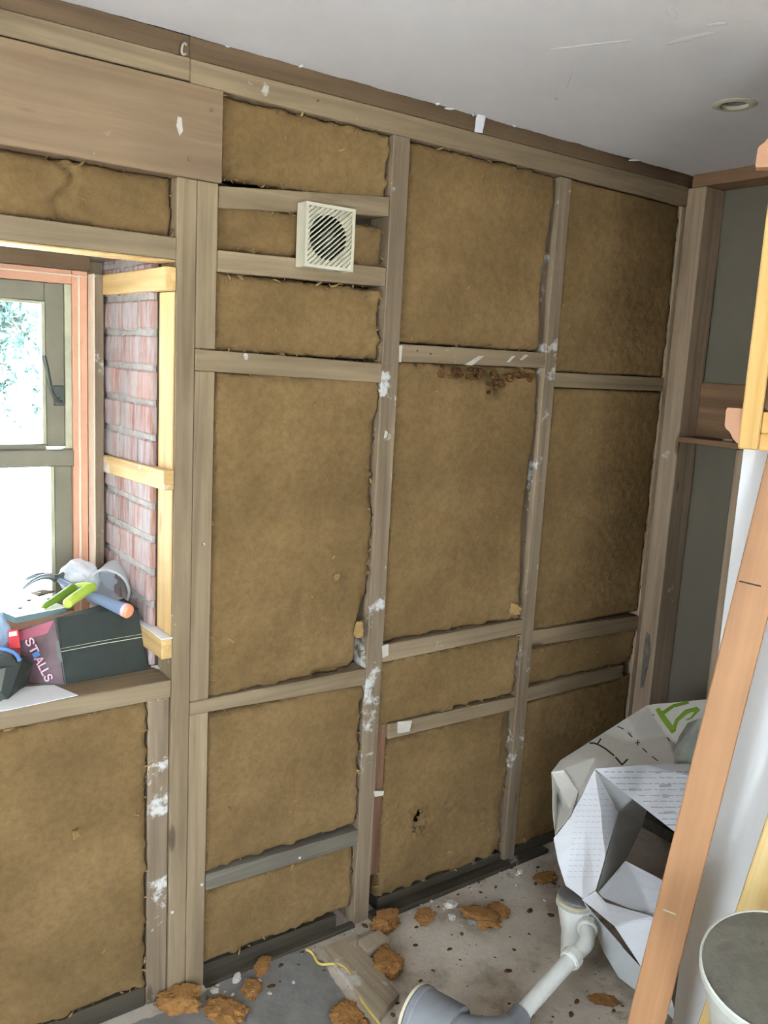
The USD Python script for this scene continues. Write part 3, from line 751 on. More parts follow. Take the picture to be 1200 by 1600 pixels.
cup = thing('pine_cupboard', 'orange pine wall cupboard with moulded edges hung on the white partition', 'cupboard', E0 + np.array([0, 0, 1.535]) + DD * .0, RP)
dz = 1.535
fy = -.055
part('stile', cb(-.010, .030, fy, -.001, .0, .64, .003), W_CUP_V, cup, local=True)
part('stile', cb(.50, .54, fy, -.001, .0, .64, .003), W_CUP_V, cup, local=True)
part('bottom_rail', cb(.0305, .4995, fy + .004, -.001, .036, .080, .002), W_CUP_H, cup, local=True)
part('plinth_rail', cb(.0305, .4995, fy, -.001, .0, .0355, .002), W_CUP_H, cup, local=True)
part('top_rail', cb(.0305, .4995, fy, -.001, .565, .64, .002), W_CUP_H, cup, local=True)
part('panel', cb(.040, .4995, -.020, -.002, .0805, .5645, .001), W_PINE, cup, local=True)
part('panel_moulding', cb(.0305, .0395, -.035, -.002, .0805, .5645, .001), W_RED, cup, local=True)  # dark strip: shade inside the panel recess put into the colour
prof = [(0, .01), (-.004, .012), (-.012, .020), (-.016, .028), (-.020, .034), (-.028, .040), (-.031, .046), (-.032, .078), (-.030, .084), (0, .084)]
og = trimesh.creation.extrude_polygon(sg.Polygon(prof), .032, engine='earcut')
V = og.vertices; og = trimesh.Trimesh(np.stack([V[:, 0] - .0105, -.001 - V[:, 2] - .012, V[:, 1]], 1), og.faces, process=False)
part('moulding', og, W_CUP_END, cup, local=True, label='pinkish ogee moulding return on the lower left edge')
og2 = og.copy(); og2.vertices[:, 2] = .64 - (og2.vertices[:, 2] - .01) * .95
part('moulding', og2, W_CUP_END, cup, local=True)


# leaning timbers
def leaning(name, label, bot, top, width_dir, w, th, m, cracks=()):
    bot, top = np.asarray(bot), np.asarray(top)
    ax = top - bot; L = np.linalg.norm(ax); ax /= L
    wd = width_dir - ax * (width_dir @ ax); wd /= np.linalg.norm(wd)
    nn = np.cross(wd, ax)
    R = np.stack([wd, -nn if False else np.cross(ax, wd), ax], 1)
    o = thing(name, label, 'plank', bot, R)
    part('board', cb(-w / 2, w / 2, -.0, th, 0, L, .0025), m, o, local=True)
    return o, L


bc = onp((984, 1700), .16)
tcn = onp((1229, 722), .055)
ext = (tcn - bc) / np.linalg.norm(tcn - bc)
bot = bc + ext * (0 - bc[2]) / ext[2]
plank, PL = leaning('leaning_plank', 'orange brown planed plank leaning in front of the white partition', bot, tcn + ext * .02, DD, .078, .03, W_PLANK)
for (px, L_, mm) in (((1172, 912), .022, FAN_DARK), ((1046, 1425), .014, SEAM)):
    # cracks across the face
    d = ray(*px)
    nrm = plank.R[:, 1]
    q = CAM + ((plank.loc - CAM) @ nrm) / (d @ nrm) * d
    l = (q - plank.loc) @ plank.R
    part('crack', cb(l[0] - L_, l[0] + L_, -.0006, .002, l[2] - .0016, l[2] + .0016, .0003), mm, plank, local=True)

yb0, yb1 = onp((1088, 1612), .13), onp((1204, 1262), .085)
ey = (yb1 - yb0) / np.linalg.norm(yb1 - yb0)
ybot = yb0 + ey * (0 - yb0[2]) / ey[2]
wd = DD - ey * (DD @ ey); wd /= np.linalg.norm(wd)
leaning('new_pine_board', 'yellow new pine board leaning behind the tub of plaster', ybot + wd * .07, ybot + wd * .07 + ey * 1.32, DD, .14, .02, W_PINE)

# tub of mixed plaster, standing on a block
bz = .58
bcn = at(1214, 1516, 2, bz)
brd = 114 / FPX * ((bcn - CAM) @ FWD)
tub = thing('plaster_tub', 'round pale tub brimming with grey mixed plaster', 'tub', (bcn[0], bcn[1], .24))
TILT = math.radians(17)
_tk = np.cross([0, 0, 1.0], np.array([CAM[0] - bcn[0], CAM[1] - bcn[1], 0])); _tk /= np.linalg.norm(_tk)
_tr = trimesh.transformations.rotation_matrix(TILT, _tk, bcn)
part('tub_wall', lathe([(0, .0), (brd * .58, 0), (brd * .60, .004), (brd * .96, bz - .262), (brd * 1.0, bz - .258), (brd * 1.0, bz - .242), (brd * .975, bz - .239), (brd * .95, bz - .246)], (bcn[0], bcn[1], .24), (0, 0, 1), 56).apply_transform(_tr), TUB, tub, smooth=40)
rr, aa = np.meshgrid(np.linspace(0, 1, 24), np.linspace(0, 2 * np.pi, 64, endpoint=False), indexing='ij')
pv = np.stack([bcn[0] + rr * np.cos(aa) * brd * .965, bcn[1] + rr * np.sin(aa) * brd * .965, rr * 0 + bz - .002], -1)
pv[..., 2] += .010 * (2 * meshkit.fbm(pv * 9, 4, 8) - 1) * (1 - rr ** 6) + .004 * (1 - rr ** 2)
ix = np.arange(rr.size).reshape(rr.shape)
jn = np.roll(ix, -1, 1)
Fp = np.concatenate([np.stack([ix[:-1], ix[1:], jn[1:]], -1).reshape(-1, 3), np.stack([ix[:-1], jn[1:], jn[:-1]], -1).reshape(-1, 3)])
part('plaster', trimesh.Trimesh(pv.reshape(-1, 3), Fp, process=False).apply_transform(_tr), MORTAR_WET, tub, smooth=True)
bk0 = bcn + (np.array([bcn[0], bcn[1], 0]) - [CAM[0], CAM[1], 0]) / np.hypot(bcn[0] - CAM[0], bcn[1] - CAM[1]) * .06
blk = thing('timber_block', 'stacked timber blocks carrying the plaster tub', 'block', (bk0[0], bk0[1], 0))
part('block', cb(bk0[0] - .10, bk0[0] + .09, bk0[1] - .11, bk0[1] + .08, .0, .109), W_FLOOR, blk)
part('block', cb(bk0[0] - .09, bk0[0] + .09, bk0[1] - .10, bk0[1] + .08, .1095, .2205), W_FLOOR, blk)

# ============================================================ CRUMPLED WHITE SHEETING
bag = thing('membrane_sheet', 'crumpled white woven building membrane with green and black print, heaped in the corner', 'plastic sheeting', (2.05, -.45, 0))


FACE = {}


def facets(name, pts, tris, m, seed, amp=.006, sub=4, parent=None, thick=.0012, smooth=50):
    V = np.array([dep(*p) for p in pts])
    t = trimesh.Trimesh(V, np.array(tris), process=False)
    for _ in range(sub):
        t = t.subdivide()
    v = t.vertices.copy()
    w = np.stack([meshkit.fbm(v * 7 + 3 * k, 3, seed + k) - .5 for k in range(3)], 1)
    v += amp * 2 * w
    v[:, 2] = np.maximum(v[:, 2], .001)
    v[:, 1] = np.minimum(v[:, 1], -.02)
    # give the sheet its thickness
    tm = trimesh.Trimesh(v, t.faces, process=True)
    FACE.setdefault(name, []).append((np.array(tm.vertices), np.array(tm.faces)))
    nr = tm.vertex_normals
    a = np.vstack([tm.vertices, tm.vertices - nr * thick])
    k = len(tm.vertices)
    e = tm.edges_sorted
    uq, cnt = np.unique(e, axis=0, return_counts=True)
    bset = {tuple(x) for x in uq[cnt == 1]}
    rimf = []
    for (p, q) in tm.edges:
        if tuple(sorted((p, q))) in bset:
            rimf += [(p, k + p, k + q), (p, k + q, q)]
    F = np.vstack([tm.faces, tm.faces[:, ::-1] + k] + ([np.array(rimf)] if rimf else []))
    return part(name, trimesh.Trimesh(a, F, process=False), m, parent or bag, smooth=smooth)


# back sheet with the print (ivory), rolls over at the left
B = [(861, 1207, 2.66), (876, 1188, 2.70), (945, 1144, 2.78), (1010, 1102, 2.84), (1022, 1100, 2.84), (1112, 1092, 2.80), (1100, 1200, 2.62), (1058, 1196, 2.56), (935, 1212, 2.50), (905, 1236, 2.54), (892, 1268, 2.58), (980, 1160, 2.68), (1040, 1150, 2.72), (930, 1185, 2.62), (905, 1300, 2.62), (985, 1290, 2.62)]
facets('printed_sheet', B, [(9, 14, 10), (9, 8, 14), (8, 15, 14), (8, 7, 15), (0, 13, 1), (1, 13, 2), (2, 13, 11), (2, 11, 3), (3, 11, 12), (3, 12, 4), (4, 12, 5), (5, 12, 6), (6, 12, 7), (7, 12, 11), (7, 11, 8), (8, 11, 13), (8, 13, 9), (0, 9, 13), (9, 0, 10)], SHEET_IN, 31, amp=.004)
Lf = [(861, 1207, 2.66), (882, 1204, 2.62), (905, 1236, 2.54), (893, 1272, 2.56), (867, 1306, 2.56), (863, 1262, 2.64), (872, 1250, 2.72)]
facets('rolled_fold', Lf, [(0, 1, 6), (1, 2, 6), (2, 3, 6), (3, 4, 6), (4, 5, 6), (5, 0, 6)], SHEET_IN, 32, amp=.005)
Fr = [(930, 1201, 2.40), (893, 1274, 2.50), (866, 1310, 2.54), (872, 1345, 2.52), (884, 1385, 2.50), (910, 1405, 2.44), (932, 1392, 2.36), (946, 1335, 2.36), (957, 1300, 2.40), (966, 1268, 2.44), (915, 1300, 2.445)]
facets('front_fold', Fr, [(0, 1, 10), (1, 2, 10), (2, 3, 10), (3, 4, 10), (4, 5, 10), (5, 6, 10), (6, 7, 10), (7, 0, 10), (0, 7, 8), (0, 8, 9)], SHEET_OUT, 33, amp=.006)
Tp = [(930, 1201, 2.40), (1010, 1195, 2.46), (1092, 1192, 2.50), (1086, 1215, 2.42), (1060, 1300, 2.30), (1052, 1298, 2.32), (990, 1250, 2.38)]
facets('top_fold', Tp, [(0, 6, 1), (1, 6, 3), (1, 3, 2), (3, 6, 5), (3, 5, 4)], SHEET_OUT, 34, amp=.005)
Ba = [(966, 1268, 2.46), (1012, 1262, 2.58), (1003, 1290, 2.60), (976, 1346, 2.58), (934, 1394, 2.38), (955, 1310, 2.43), (931, 1206, 2.43), (990, 1246, 2.46)]
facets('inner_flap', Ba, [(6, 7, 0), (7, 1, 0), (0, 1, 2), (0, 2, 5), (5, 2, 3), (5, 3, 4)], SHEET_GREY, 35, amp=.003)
Lw = [(934, 1394, 2.38), (976, 1346, 2.46), (1040, 1380, 2.42), (1100, 1420, 2.40), (1022, 1433, 2.36), (940, 1402, 2.36), (1060, 1450, 2.36)]
facets('lower_flap', Lw, [(0, 1, 5), (1, 4, 5), (1, 2, 4), (2, 6, 4), (2, 3, 6)], SHEET_OUT, 36, amp=.006)
Bt = [(910, 1405, 2.44), (932, 1392, 2.37), (948, 1410, 2.34), (1020, 1432, 2.35), (1060, 1452, 2.34), (1040, 1530, 2.32), (1003, 1512, 2.36), (960, 1445, 2.40)]
facets('bottom_fold', Bt, [(0, 1, 7), (1, 2, 7), (2, 3, 7), (3, 6, 7), (3, 4, 6), (4, 5, 6)], SHEET_OUT, 37, amp=.005)
Tl = [(912, 1408, 2.46), (938, 1440, 2.46), (972, 1478, 2.44), (998, 1550, 2.40), (968, 1528, 2.45), (945, 1490, 2.49), (925, 1440, 2.50)]
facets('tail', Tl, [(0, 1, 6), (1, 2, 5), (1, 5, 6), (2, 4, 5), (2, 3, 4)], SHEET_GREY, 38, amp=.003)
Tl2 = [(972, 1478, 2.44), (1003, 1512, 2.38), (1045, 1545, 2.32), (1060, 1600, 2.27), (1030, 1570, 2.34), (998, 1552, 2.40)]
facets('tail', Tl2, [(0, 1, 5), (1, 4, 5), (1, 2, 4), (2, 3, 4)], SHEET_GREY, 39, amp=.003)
# grey lining seen in the top opening
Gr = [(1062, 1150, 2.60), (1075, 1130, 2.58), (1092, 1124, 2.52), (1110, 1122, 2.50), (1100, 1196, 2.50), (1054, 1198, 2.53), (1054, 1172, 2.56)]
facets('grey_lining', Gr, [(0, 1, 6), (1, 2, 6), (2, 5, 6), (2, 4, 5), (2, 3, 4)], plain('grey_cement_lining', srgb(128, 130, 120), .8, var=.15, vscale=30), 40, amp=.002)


def first_hit(name, x, y):
    d = ray(x, y)
    best = None
    for V, F in FACE[name]:
        a, b, c = V[F[:, 0]], V[F[:, 1]], V[F[:, 2]]
        e1, e2 = b - a, c - a
        h = np.cross(d, e2); det = (e1 * h).sum(1)
        det = np.where(np.abs(det) < 1e-12, 1e-12, det)
        s = CAM - a; u = (s * h).sum(1) / det
        q = np.cross(s, e1); v = (q @ d) / det; t = (e2 * q).sum(1) / det
        ok = (u >= -.02) & (v >= -.02) & (u + v <= 1.02) & (t > 0)
        if ok.any():
            k = t[ok].min()
            best = k if best is None else min(best, k)
    return best


def stroke(sheet, pts, w, n=10):
    """a printed stroke of width w (in photo pixels), laid on the sheet itself"""
    pts = np.asarray(pts, float)
    seg = np.r_[0, np.cumsum(np.linalg.norm(np.diff(pts, axis=0), axis=1))]
    q = np.linspace(0, seg[-1], n)
    P = np.stack([np.interp(q, seg, pts[:, 0]), np.interp(q, seg, pts[:, 1])], 1)
    T = np.gradient(P, axis=0); T /= np.linalg.norm(T, axis=1, keepdims=True)
    N = np.stack([-T[:, 1], T[:, 0]], 1)
    ww = np.interp(np.linspace(0, 1, n), np.linspace(0, 1, len(w)), w) if np.ndim(w) else np.full(n, w)
    V, ok = [], True
    last = None
    for side in (-.5, .5):
        for p, nn, k in zip(P, N, ww):
            x, y = p + nn * k * side
            t = first_hit(sheet, x, y)
            t = last if t is None else t
            if t is None:
                return None
            last = t
            V.append(CAM + ray(x, y) * (t - .0015))
    F = []
    for i in range(n - 1):
        F += [(i, i + 1, n + i + 1), (i, n + i + 1, n + i)]
    return trimesh.Trimesh(np.array(V), np.array(F), process=False)


def printed(name, sheet, strokes, m, label=None, kind=None):
    ms = [x for x in (stroke(sheet, p, w) for p, w in strokes) if x is not None]
    if ms:
        part(name, cat(*ms), m, bag, label=label, kind=kind)


# scale mark, dashed line with its cross, green emblem
printed('black_mark', 'printed_sheet', [([(921, 1161), (930, 1161), (945, 1169), (960, 1181), (972, 1195)], 2.6), ([(972, 1195), (981, 1186)], 2.4), ([(934, 1162), (939, 1154)], 2.4)], INK_BLACK)
for q_, w_ in (((956, 1135, 961, 1134), 1.5), ((965, 1135, 974, 1139), 1.6), ((981, 1145, 988, 1152), 1.6), ((1004, 1169, 1011, 1176), 1.6), ((1019, 1182, 1028, 1189), 1.6), ((1043, 1152, 1046, 1158), 1.2), ((1020, 1116, 1022, 1118), 1.4)):
    printed('dash', 'printed_sheet', [([q_[:2], q_[2:]], w_)], INK_BLACK)
printed('cross_mark', 'printed_sheet', [([(993, 1161), (1000, 1160)], 1.4), ([(997, 1156), (996, 1165)], 1.4)], INK_BLACK)
printed('green_emblem', 'printed_sheet', [([(1027, 1107), (1034, 1118), (1053, 1144)], [7, 9, 8]), ([(1036, 1114), (1052, 1103), (1076, 1097)], [6, 5, 5]), ([(1052, 1143), (1057, 1126), (1072, 1112), (1090, 1107)], [6, 6, 7, 6]), ([(1092, 1107), (1080, 1122), (1072, 1125)], [6, 4, 2])], INK_GREEN)
rows = []
r4 = np.random.default_rng(11)
for k in range(10):
    x = 944 + 9 * k
    yk = 1206 + 9.2 * k
    while x < 1076 - 1.2 * k:
        L = 5 + 16 * r4.random()
        if first_hit('top_fold', x, yk) and first_hit('top_fold', x + L, yk + .03 * L):
            rows.append(([(x, yk - .1 * (x - 944) * .0), (x + L, yk + .02 * L)], 1.6 if r4.random() < .88 else 3.6))
        x += L + 2 + 3 * r4.random()
for xx, yy, L in ((1030, 1228, 19), (1036, 1245, 9), (1037, 1270, 17), (1024, 1207, 10)):
    rows.append(([(xx, yy), (xx + L, yy - 1)], 4.2))
rows = [(p, w) for p, w in rows]
ms = [m_ for m_ in (stroke('top_fold', p, w, 3) for p, w in rows) if m_ is not None]
part('small_print', cat(*ms), INK_GREY, bag, kind='stuff')
ms = []
for k in range(17):
    for j in range(7):
        x, yk = 905 + 8.5 * j - 1.2 * k, 1232 + 8.6 * k
        if first_hit('front_fold', x, yk) and first_hit('front_fold', x + 6, yk + .6):
            m_ = stroke('front_fold', [(x, yk), (x + 6.2, yk + .9)], 1.1, 3)
            if m_ is not None: ms.append(m_)
part('small_print', cat(*ms), INK_PALE, bag, kind='stuff')
printed('grey_label', 'inner_flap', [([(977, 1314), (962, 1344)], [15, 13])], INK_GREY)

# ============================================================ PIPES ON THE FLOOR
W0 = at(901, 1398, 1, -.44)
bx, by, tz = W0
waste = thing('shower_waste', 'round metal topped shower waste with white trap and pipe elbow, behind the white sheeting', 'shower waste', (bx, by, 0))
part('cover', lathe([(0, .004), (.030, .0045), (.050, .003), (.054, .0), (.054, -.004), (0, -.004)], (bx, by, tz), (0, 0, 1), 44), CHROME, waste, smooth=35)
part('gasket', lathe([(.050, .0), (.055, .002), (.056, .008), (.050, .012), (0, .012)][::1], (bx, by, tz - .022), (0, 0, 1), 44), CREAM, waste, smooth=35)
part('flange', lathe([(.050, 0), (.057, .001), (.057, .004), (.050, .006)], (bx, by, tz - .030), (0, 0, 1), 44), WHITE_PL, waste, smooth=35)
wbody = part('body', lathe([(.030, -tz + .031), (.034, -.085), (.040, -.06), (.050, -.012), (.051, .002)], (bx, by, tz - .031), (0, 0, 1), 40), WHITE_PL, waste, smooth=35)
Db = float((W0 - CAM) @ FWD)
n1 = dep(918, 1450, Db - .055)
toc = np.array([CAM[0] - bx, CAM[1] - by, 0]); toc /= np.linalg.norm(toc)
part('nut', lathe([(.021, -.014), (.030, -.014), (.030, .010), (.027, .014), (.021, .014)], n1, toc, 12), WHITE_PL, wbody)
e1 = n1 + toc * .012
e3 = dep(893, 1497, Db - .135)
pend = dep(808, 1592, Db - .305)
pdv = (pend - e3) / np.linalg.norm(pend - e3)
e2 = e1 + toc * .035 + np.array([0, 0, -.012])
el = smooth_path([n1, e1 + toc * .006, e2, e3 - pdv * .02, e3], 24)
elb = part('elbow', tube(el, .0212, 22), WHITE_PL, waste, smooth=40)
part('nut', lathe([(.022, -.012), (.030, -.012), (.030, .010), (.027, .016), (.022, .016)], e3, pdv, 12), WHITE_PL, elb)
wpip = thing('waste_pipe', 'straight white plastic waste pipe sloping from the shower waste to the grey soil pipe', 'pipe', pend)
part('pipe', tube(np.stack([e3 + pdv * .004, pend]), .0215, 28), WHITE_PL, wpip, smooth=40)

soil = thing('soil_pipe', 'thick grey soil pipe socket with a side branch on the concrete floor', 'pipe', (*at(665, 1590, 2, 0)[:2], 0))
sz = .082
s0, s1 = at(652, 1586, 2, sz), at(738, 1634, 2, sz)
sd = (s1 - s0) / np.linalg.norm(s1 - s0)
part('socket', lathe([(.060, -.004), (.070, -.004), (.074, .0), (.074, .012), (.071, .016), (.071, .105), (.069, .112), (.056, .112)], s0, sd, 48), GREY_PL, soil, smooth=35)
part('end_rim', lathe([(.052, -.012), (.072, -.012), (.072, -.0045), (.052, -.0045)], s0, sd, 48), CREAM, soil)
bend = smooth_path([s0 + sd * .05, s0 + sd * .11, s0 + sd * .16 + np.array([.03, .0, -.002]), s0 + sd * .20 + np.array([.08, .01, -.004])], 20)
part('bend', tube(bend, .0545, 36), GREY_PL, soil, smooth=40)
cpl = pend + pdv * .0
part('branch', lathe([(.022, -.018), (.029, -.018), (.029, .02), (.031, .035), (.033, .10), (0, .10)], cpl, pdv, 32), GREY_PL, soil, smooth=35)
part('branch', tube(np.stack([cpl + pdv * .06, bend[13]]), .032, 28), GREY_PL, soil, smooth=40)

# ============================================================ FLOOR: patch, boards, cord, rubble
def slab(pix, z0, z1, c=.002):
    P = np.array([at(x, y, 2, z1) for x, y in pix])
    return hull(np.vstack([P, P * [1, 1, 0] + [0, 0, z0]]))


pp = sg.Polygon([tuple(at(x, y, 2, .003)[:2]) for x, y in ((300, 1566), (340, 1536), (400, 1500), (470, 1478), (500, 1498), (540, 1560), (590, 1640), (430, 1700), (250, 1660), (200, 1600))])
co = []
for i in range(200):
    q = np.array(pp.exterior.interpolate(i / 200, normalized=True).coords[0])
    co.append(q + .012 * (2 * meshkit.fbm(np.array([q[0] * 30, q[1] * 30, 0]), 3, 2) - 1) + .01 * (2 * meshkit.fbm(np.array([q[1] * 20, q[0] * 20, 5]), 2, 4) - 1))
part('levelling_patch', trimesh.creation.extrude_polygon(sg.Polygon(co).buffer(0), .003, engine='earcut'), PATCH, floor)

single('floor_plank', slab([(503, 1480), (550, 1461), (624, 1553), (592, 1590)], 0, .018), W_FLOOR, 'short dusty board lying on the concrete beside the yellow cord', 'plank')
single('timber_offcut', slab([(560, 1468), (592, 1453), (608, 1466), (574, 1484)], 0, .034), W_FLOOR, 'small dusty timber block on the floor at the foot of the stud', 'offcut')
cp_ = [at(x, y, 2, z) for x, y, z in ((478, 1484, .012), (492, 1496, .008), (500, 1506, .008), (515, 1506, .012), (530, 1507, .016), (544, 1518, .016), (553, 1535, .012), (560, 1552, .008), (570, 1570, .006), (590, 1596, .006), (610, 1625, .006))]
single('yellow_cord', tube(smooth_path(cp_, 60), .0036, 8), CORD, 'thin yellow cord trailing over the floor past the short board', 'cord', smooth=True)

chunks = [((284, 1566), (.042, .030, .030), 'large orange wool chunk at the foot of the double stud by the window'), ((350, 1580), (.046, .034, .018), 'flat orange wool chunk on the floor below the left bay'), ((395, 1545), (.03, .022, .012), 'thin scrap of wool on the edge of the grey floor patch'),
          ((603, 1442), (.036, .03, .030), 'orange wool chunk wedged beside the foot of the second stud'), ((605, 1505), (.034, .045, .022), 'smooth orange wool lump beside the short floor board'), ((752, 1432), (.05, .035, .018), 'crumbled orange wool pile in the middle of the concrete floor'), ((780, 1424), (.03, .025, .014), 'small orange wool scrap beside the crumbled wool pile'),
          ((663, 1432), (.032, .022, .014), 'low orange wool scrap against the sole plate of the middle bay'), ((850, 1372), (.034, .022, .010), 'thin orange wool scrap close to the white sheeting'), ((944, 1562), (.030, .018, .006), 'flat brown wool scrap on the floor below the white pipe'), ((545, 1592), (.045, .035, .016), 'ragged wool scrap under the yellow cord at the bottom edge'), ((410, 1510), (.03, .018, .016), 'dusty wool crumb along the sole plate of the left bay')]
for i, (px, s, lab) in enumerate(chunks):
    p = at(*px, 2, s[2] * .5)
    single('wool_chunk', lump((p[0], p[1], 0), (s[0] * 1.15, s[1] * 1.1, s[2] * 1.1), i + 60, 4, .6, rough=.35), WOOL_CHUNK, lab, 'insulation chunk', smooth=True)
cr = []
r5 = np.random.default_rng(21)
for i in range(150):
    t = r5.random()
    x = .92 + 1.33 * t
    y = -.02 - .22 * r5.random() ** 1.7
    s = .002 + .005 * r5.random() ** 2
    cr.append(lump((x, y, 0), (s, s * .8, s * .6), i, 1, .5))
single('plaster_crumbs', cat(*cr), FILLER, 'scatter of small white plaster crumbs along the foot of the insulated wall', 'plaster crumbs', kind='stuff')
cr = []
for i in range(260):
    x = .95 + 1.2 * r5.random(); y = -.02 - .75 * r5.random() ** 1.4
    s = .0015 + .006 * r5.random() ** 3
    cr.append(lump((x, y, 0), (s * 1.6, s, s * .5), i, 1, .5))
single('wool_crumbs', cat(*cr), WOOL_STAIN, 'scatter of small brown wool crumbs and dust over the concrete floor', 'debris', kind='stuff')
for i, (px, s, lab) in enumerate((((704, 1415), (.020, .014, .012), 'largest white plaster shard on the floor by the middle bay'), ((706, 1436), (.012, .010, .010), 'small white plaster shard nearest the crumbled wool pile'), ((674, 1425), (.010, .009, .008), 'small white plaster shard by the low orange wool scrap'), ((370, 1531), (.017, .010, .010), 'white plaster shard on the grey floor patch beside the sole plate'), ((335, 1549), (.012, .009, .007), 'white plaster shard by the foot of the double stud'), ((740, 1443), (.020, .013, .010), 'grey pebble beside the crumbled wool pile'), ((812, 1364), (.011, .010, .009), 'small white plaster lump at the foot of the third stud'))):
    p = at(*px, 2, s[2] * .5)
    single('plaster_shard' if i != 5 else 'pebble', lump((p[0], p[1], 0), s, i + 30, 2, .6), FILLER if i != 5 else PATCH, lab, 'plaster shard' if i != 5 else 'pebble')

# ============================================================ THINGS ON THE WINDOW SILL
SZ = .8835
pb = at(103, 1070, 2, SZ); pd = at(231, 1046, 2, SZ)
pa = at(87, 965, 1, pb[1] + .055); pc = at(215, 950, 1, pd[1] + .055)
back = np.array([-.05, .15, 0])
plt = at(28, 985, 1, pb[1] + .10); plb = np.array([pb[0] - .085, pb[1] + .055, SZ])
tb_ = thing('tool_box', 'black cardboard box with a grimy red end and diagonal pink lettering on the sill', 'box', (pb + pd) / 2)


def quad_slab(a, b, c, d, t):
    """a sheet between four corners (given round), t thick away from the camera"""
    return prism([a, b, c, d], t)


mfl = (pa + pb) / 2; mfr = (pc + pd) / 2
part('body', hull([pb, pd, pa, pc, plt, plb, pd + [0.0, .14, 0], pc + [0, .10, 0]]), BLACK_PL, tb_)
nf = np.cross(pd - pb, pa - pb); nf /= np.linalg.norm(nf); nf = nf if nf @ (CAM - pb) > 0 else -nf
up1 = lambda t, s: (pb * (1 - s) + pd * s) * (1 - t) + (pa * (1 - s) + pc * s) * t
part('lid_panel', prism([up1(.54, .02) + nf * .002, up1(.56, .985) + nf * .002, up1(.985, .985) + nf * .002, up1(.985, .02) + nf * .002], .002), BLACK_PL, tb_)
part('front_panel', prism([up1(.02, .02) + nf * .002, up1(.02, .985) + nf * .002, up1(.49, .985) + nf * .002, up1(.47, .02) + nf * .002], .002), BLACK_PL, tb_)
part('seam', tube(np.stack([up1(.49, .0) + nf * .002, up1(.515, .5) + nf * .002, up1(.525, 1.0) + nf * .002]), .0011, 6), SEAM, tb_)
part('seam', tube(np.stack([up1(.535, .0) + nf * .002, up1(.56, .5) + nf * .002, up1(.575, 1.0) + nf * .002]), .0007, 6), SEAM, tb_)
en = np.cross(plb - pb, pa - pb); en /= np.linalg.norm(en); en = en if en @ (CAM - pb) > 0 else -en
ev = lambda s, t: ((pb * (1 - s) + plb * s) * (1 - t) + (pa * (1 - s) + plt * s) * t)
endp = part('end_panel', prism([ev(.03, .02) + en * .002, ev(.97, .02) + en * .002, ev(.97, .98) + en * .002, ev(.03, .98) + en * .002], .002), DARK_SIDE, tb_)
part('red_band', prism([ev(.25, .80) + en * .003, ev(.97, .80) + en * .003, ev(.97, .97) + en * .003, ev(.05, .97) + en * .003], .001), plain('faded_red_card', srgb(150, 70, 86), .5, var=.25, vscale=25), endp)
part('red_border', prism([ev(.98, .25) + en * .003, ev(1.0, .25) + en * .003, ev(1.0, .99) + en * .003, ev(.98, .99) + en * .003], .002), RED_PL, tb_)
# diagonal lettering down the end panel
def on_face(m, O, X, Y, N):
    V = m.vertices
    return trimesh.Trimesh(O + V[:, :1] * X + V[:, 1:2] * Y + V[:, 2:3] * N, m.faces, process=False)


o1 = at(46, 990, 1, 0); 
def endpt(x, y):
    d = ray(x, y); o = pb + en * .0045
    return CAM + ((o - CAM) @ en) / (d @ en) * d
la, lb = endpt(38, 1000), endpt(72, 1066)
xd = lb - la; LL = np.linalg.norm(xd); xd /= LL
yd = np.cross(en, xd)
for txt, f0, hh, mm in (('ST', .0, .019, PINK), ('ALLS', .44, .019, PINK)):
    tm = meshkit.text_mesh(txt, hh, .0012, bold=True)
    s = (.34 if txt == 'ST' else .56) * LL / max(np.ptp(tm.vertices[:, 0]), 1e-6)
    tm.vertices[:, 0] *= s
    part('lettering', on_face(tm, la + xd * f0 * LL, xd, yd, en), mm, endp)
part('blue_chip', on_face(trimesh.creation.box((.012, .016, .0012)).apply_translation((0, .009, .0006)), la + xd * .39 * LL, xd, yd, en), BLUE, endp)
part('worn_label', prism([endpt(86, 1002), endpt(92, 1000), endpt(98, 1034), endpt(92, 1036)], .001), FAN_BLADE, endp)

# plasterer's float on the box
fl = thing('plaster_float', 'white topped plastering float with a bright green handle lying on the box', 'plastering float', at(70, 955, 1, .2))
q0, q1 = at(24, 964, 1, .165), at(104, 948, 1, .165)
q0[2] = q1[2] = (q0[2] + q1[2]) / 2
q0, q1 = at(24, 964, 2, q0[2]), at(104, 948, 2, q0[2])
bk = np.array([-.30, .95, 0]); fx = (q1 - q0) / np.linalg.norm(q1 - q0)
bk = bk - fx * (bk @ fx) * .6
bk /= np.linalg.norm(bk)
zt = np.array([0, 0, .016])
qs = [q0, q1, q1 + bk * .24, q0 + bk * .24]
part('foam_pad', hull([p - zt for p in qs] + [p - zt * .12 for p in qs]), FOAM_EDGE, fl)
part('top_plate', hull([p - zt * .10 for p in qs] + [p for p in qs]), FOAM_W, fl)
hz = np.array([0, 0, 1.0])
g0 = dep(97, 946, float((q1 - CAM) @ FWD) + .035) ; g1 = dep(146, 917, float((q1 - CAM) @ FWD) + .10)
g0 = at(102, 946, 2, q0[2] + .016); g1 = at(147, 916, 1, g0[1] + .085)
h0 = at(66, 949, 2, q0[2] + .006); h1 = at(118, 917, 1, h0[1] + .085)
part('grip', tube(smooth_path([g0, g0 * .66 + g1 * .34 + hz * .003, g0 * .33 + g1 * .67 + hz * .003, g1], 16), [.004] + [.0125] * 14 + [.006], 14), GREEN, fl, smooth=40)
part('handle_base', tube(smooth_path([h0, h0 * .6 + h1 * .4, h1], 14), [.002] + list(np.linspace(.007, .013, 12)) + [.006], 12), GREEN_D, fl, smooth=40)
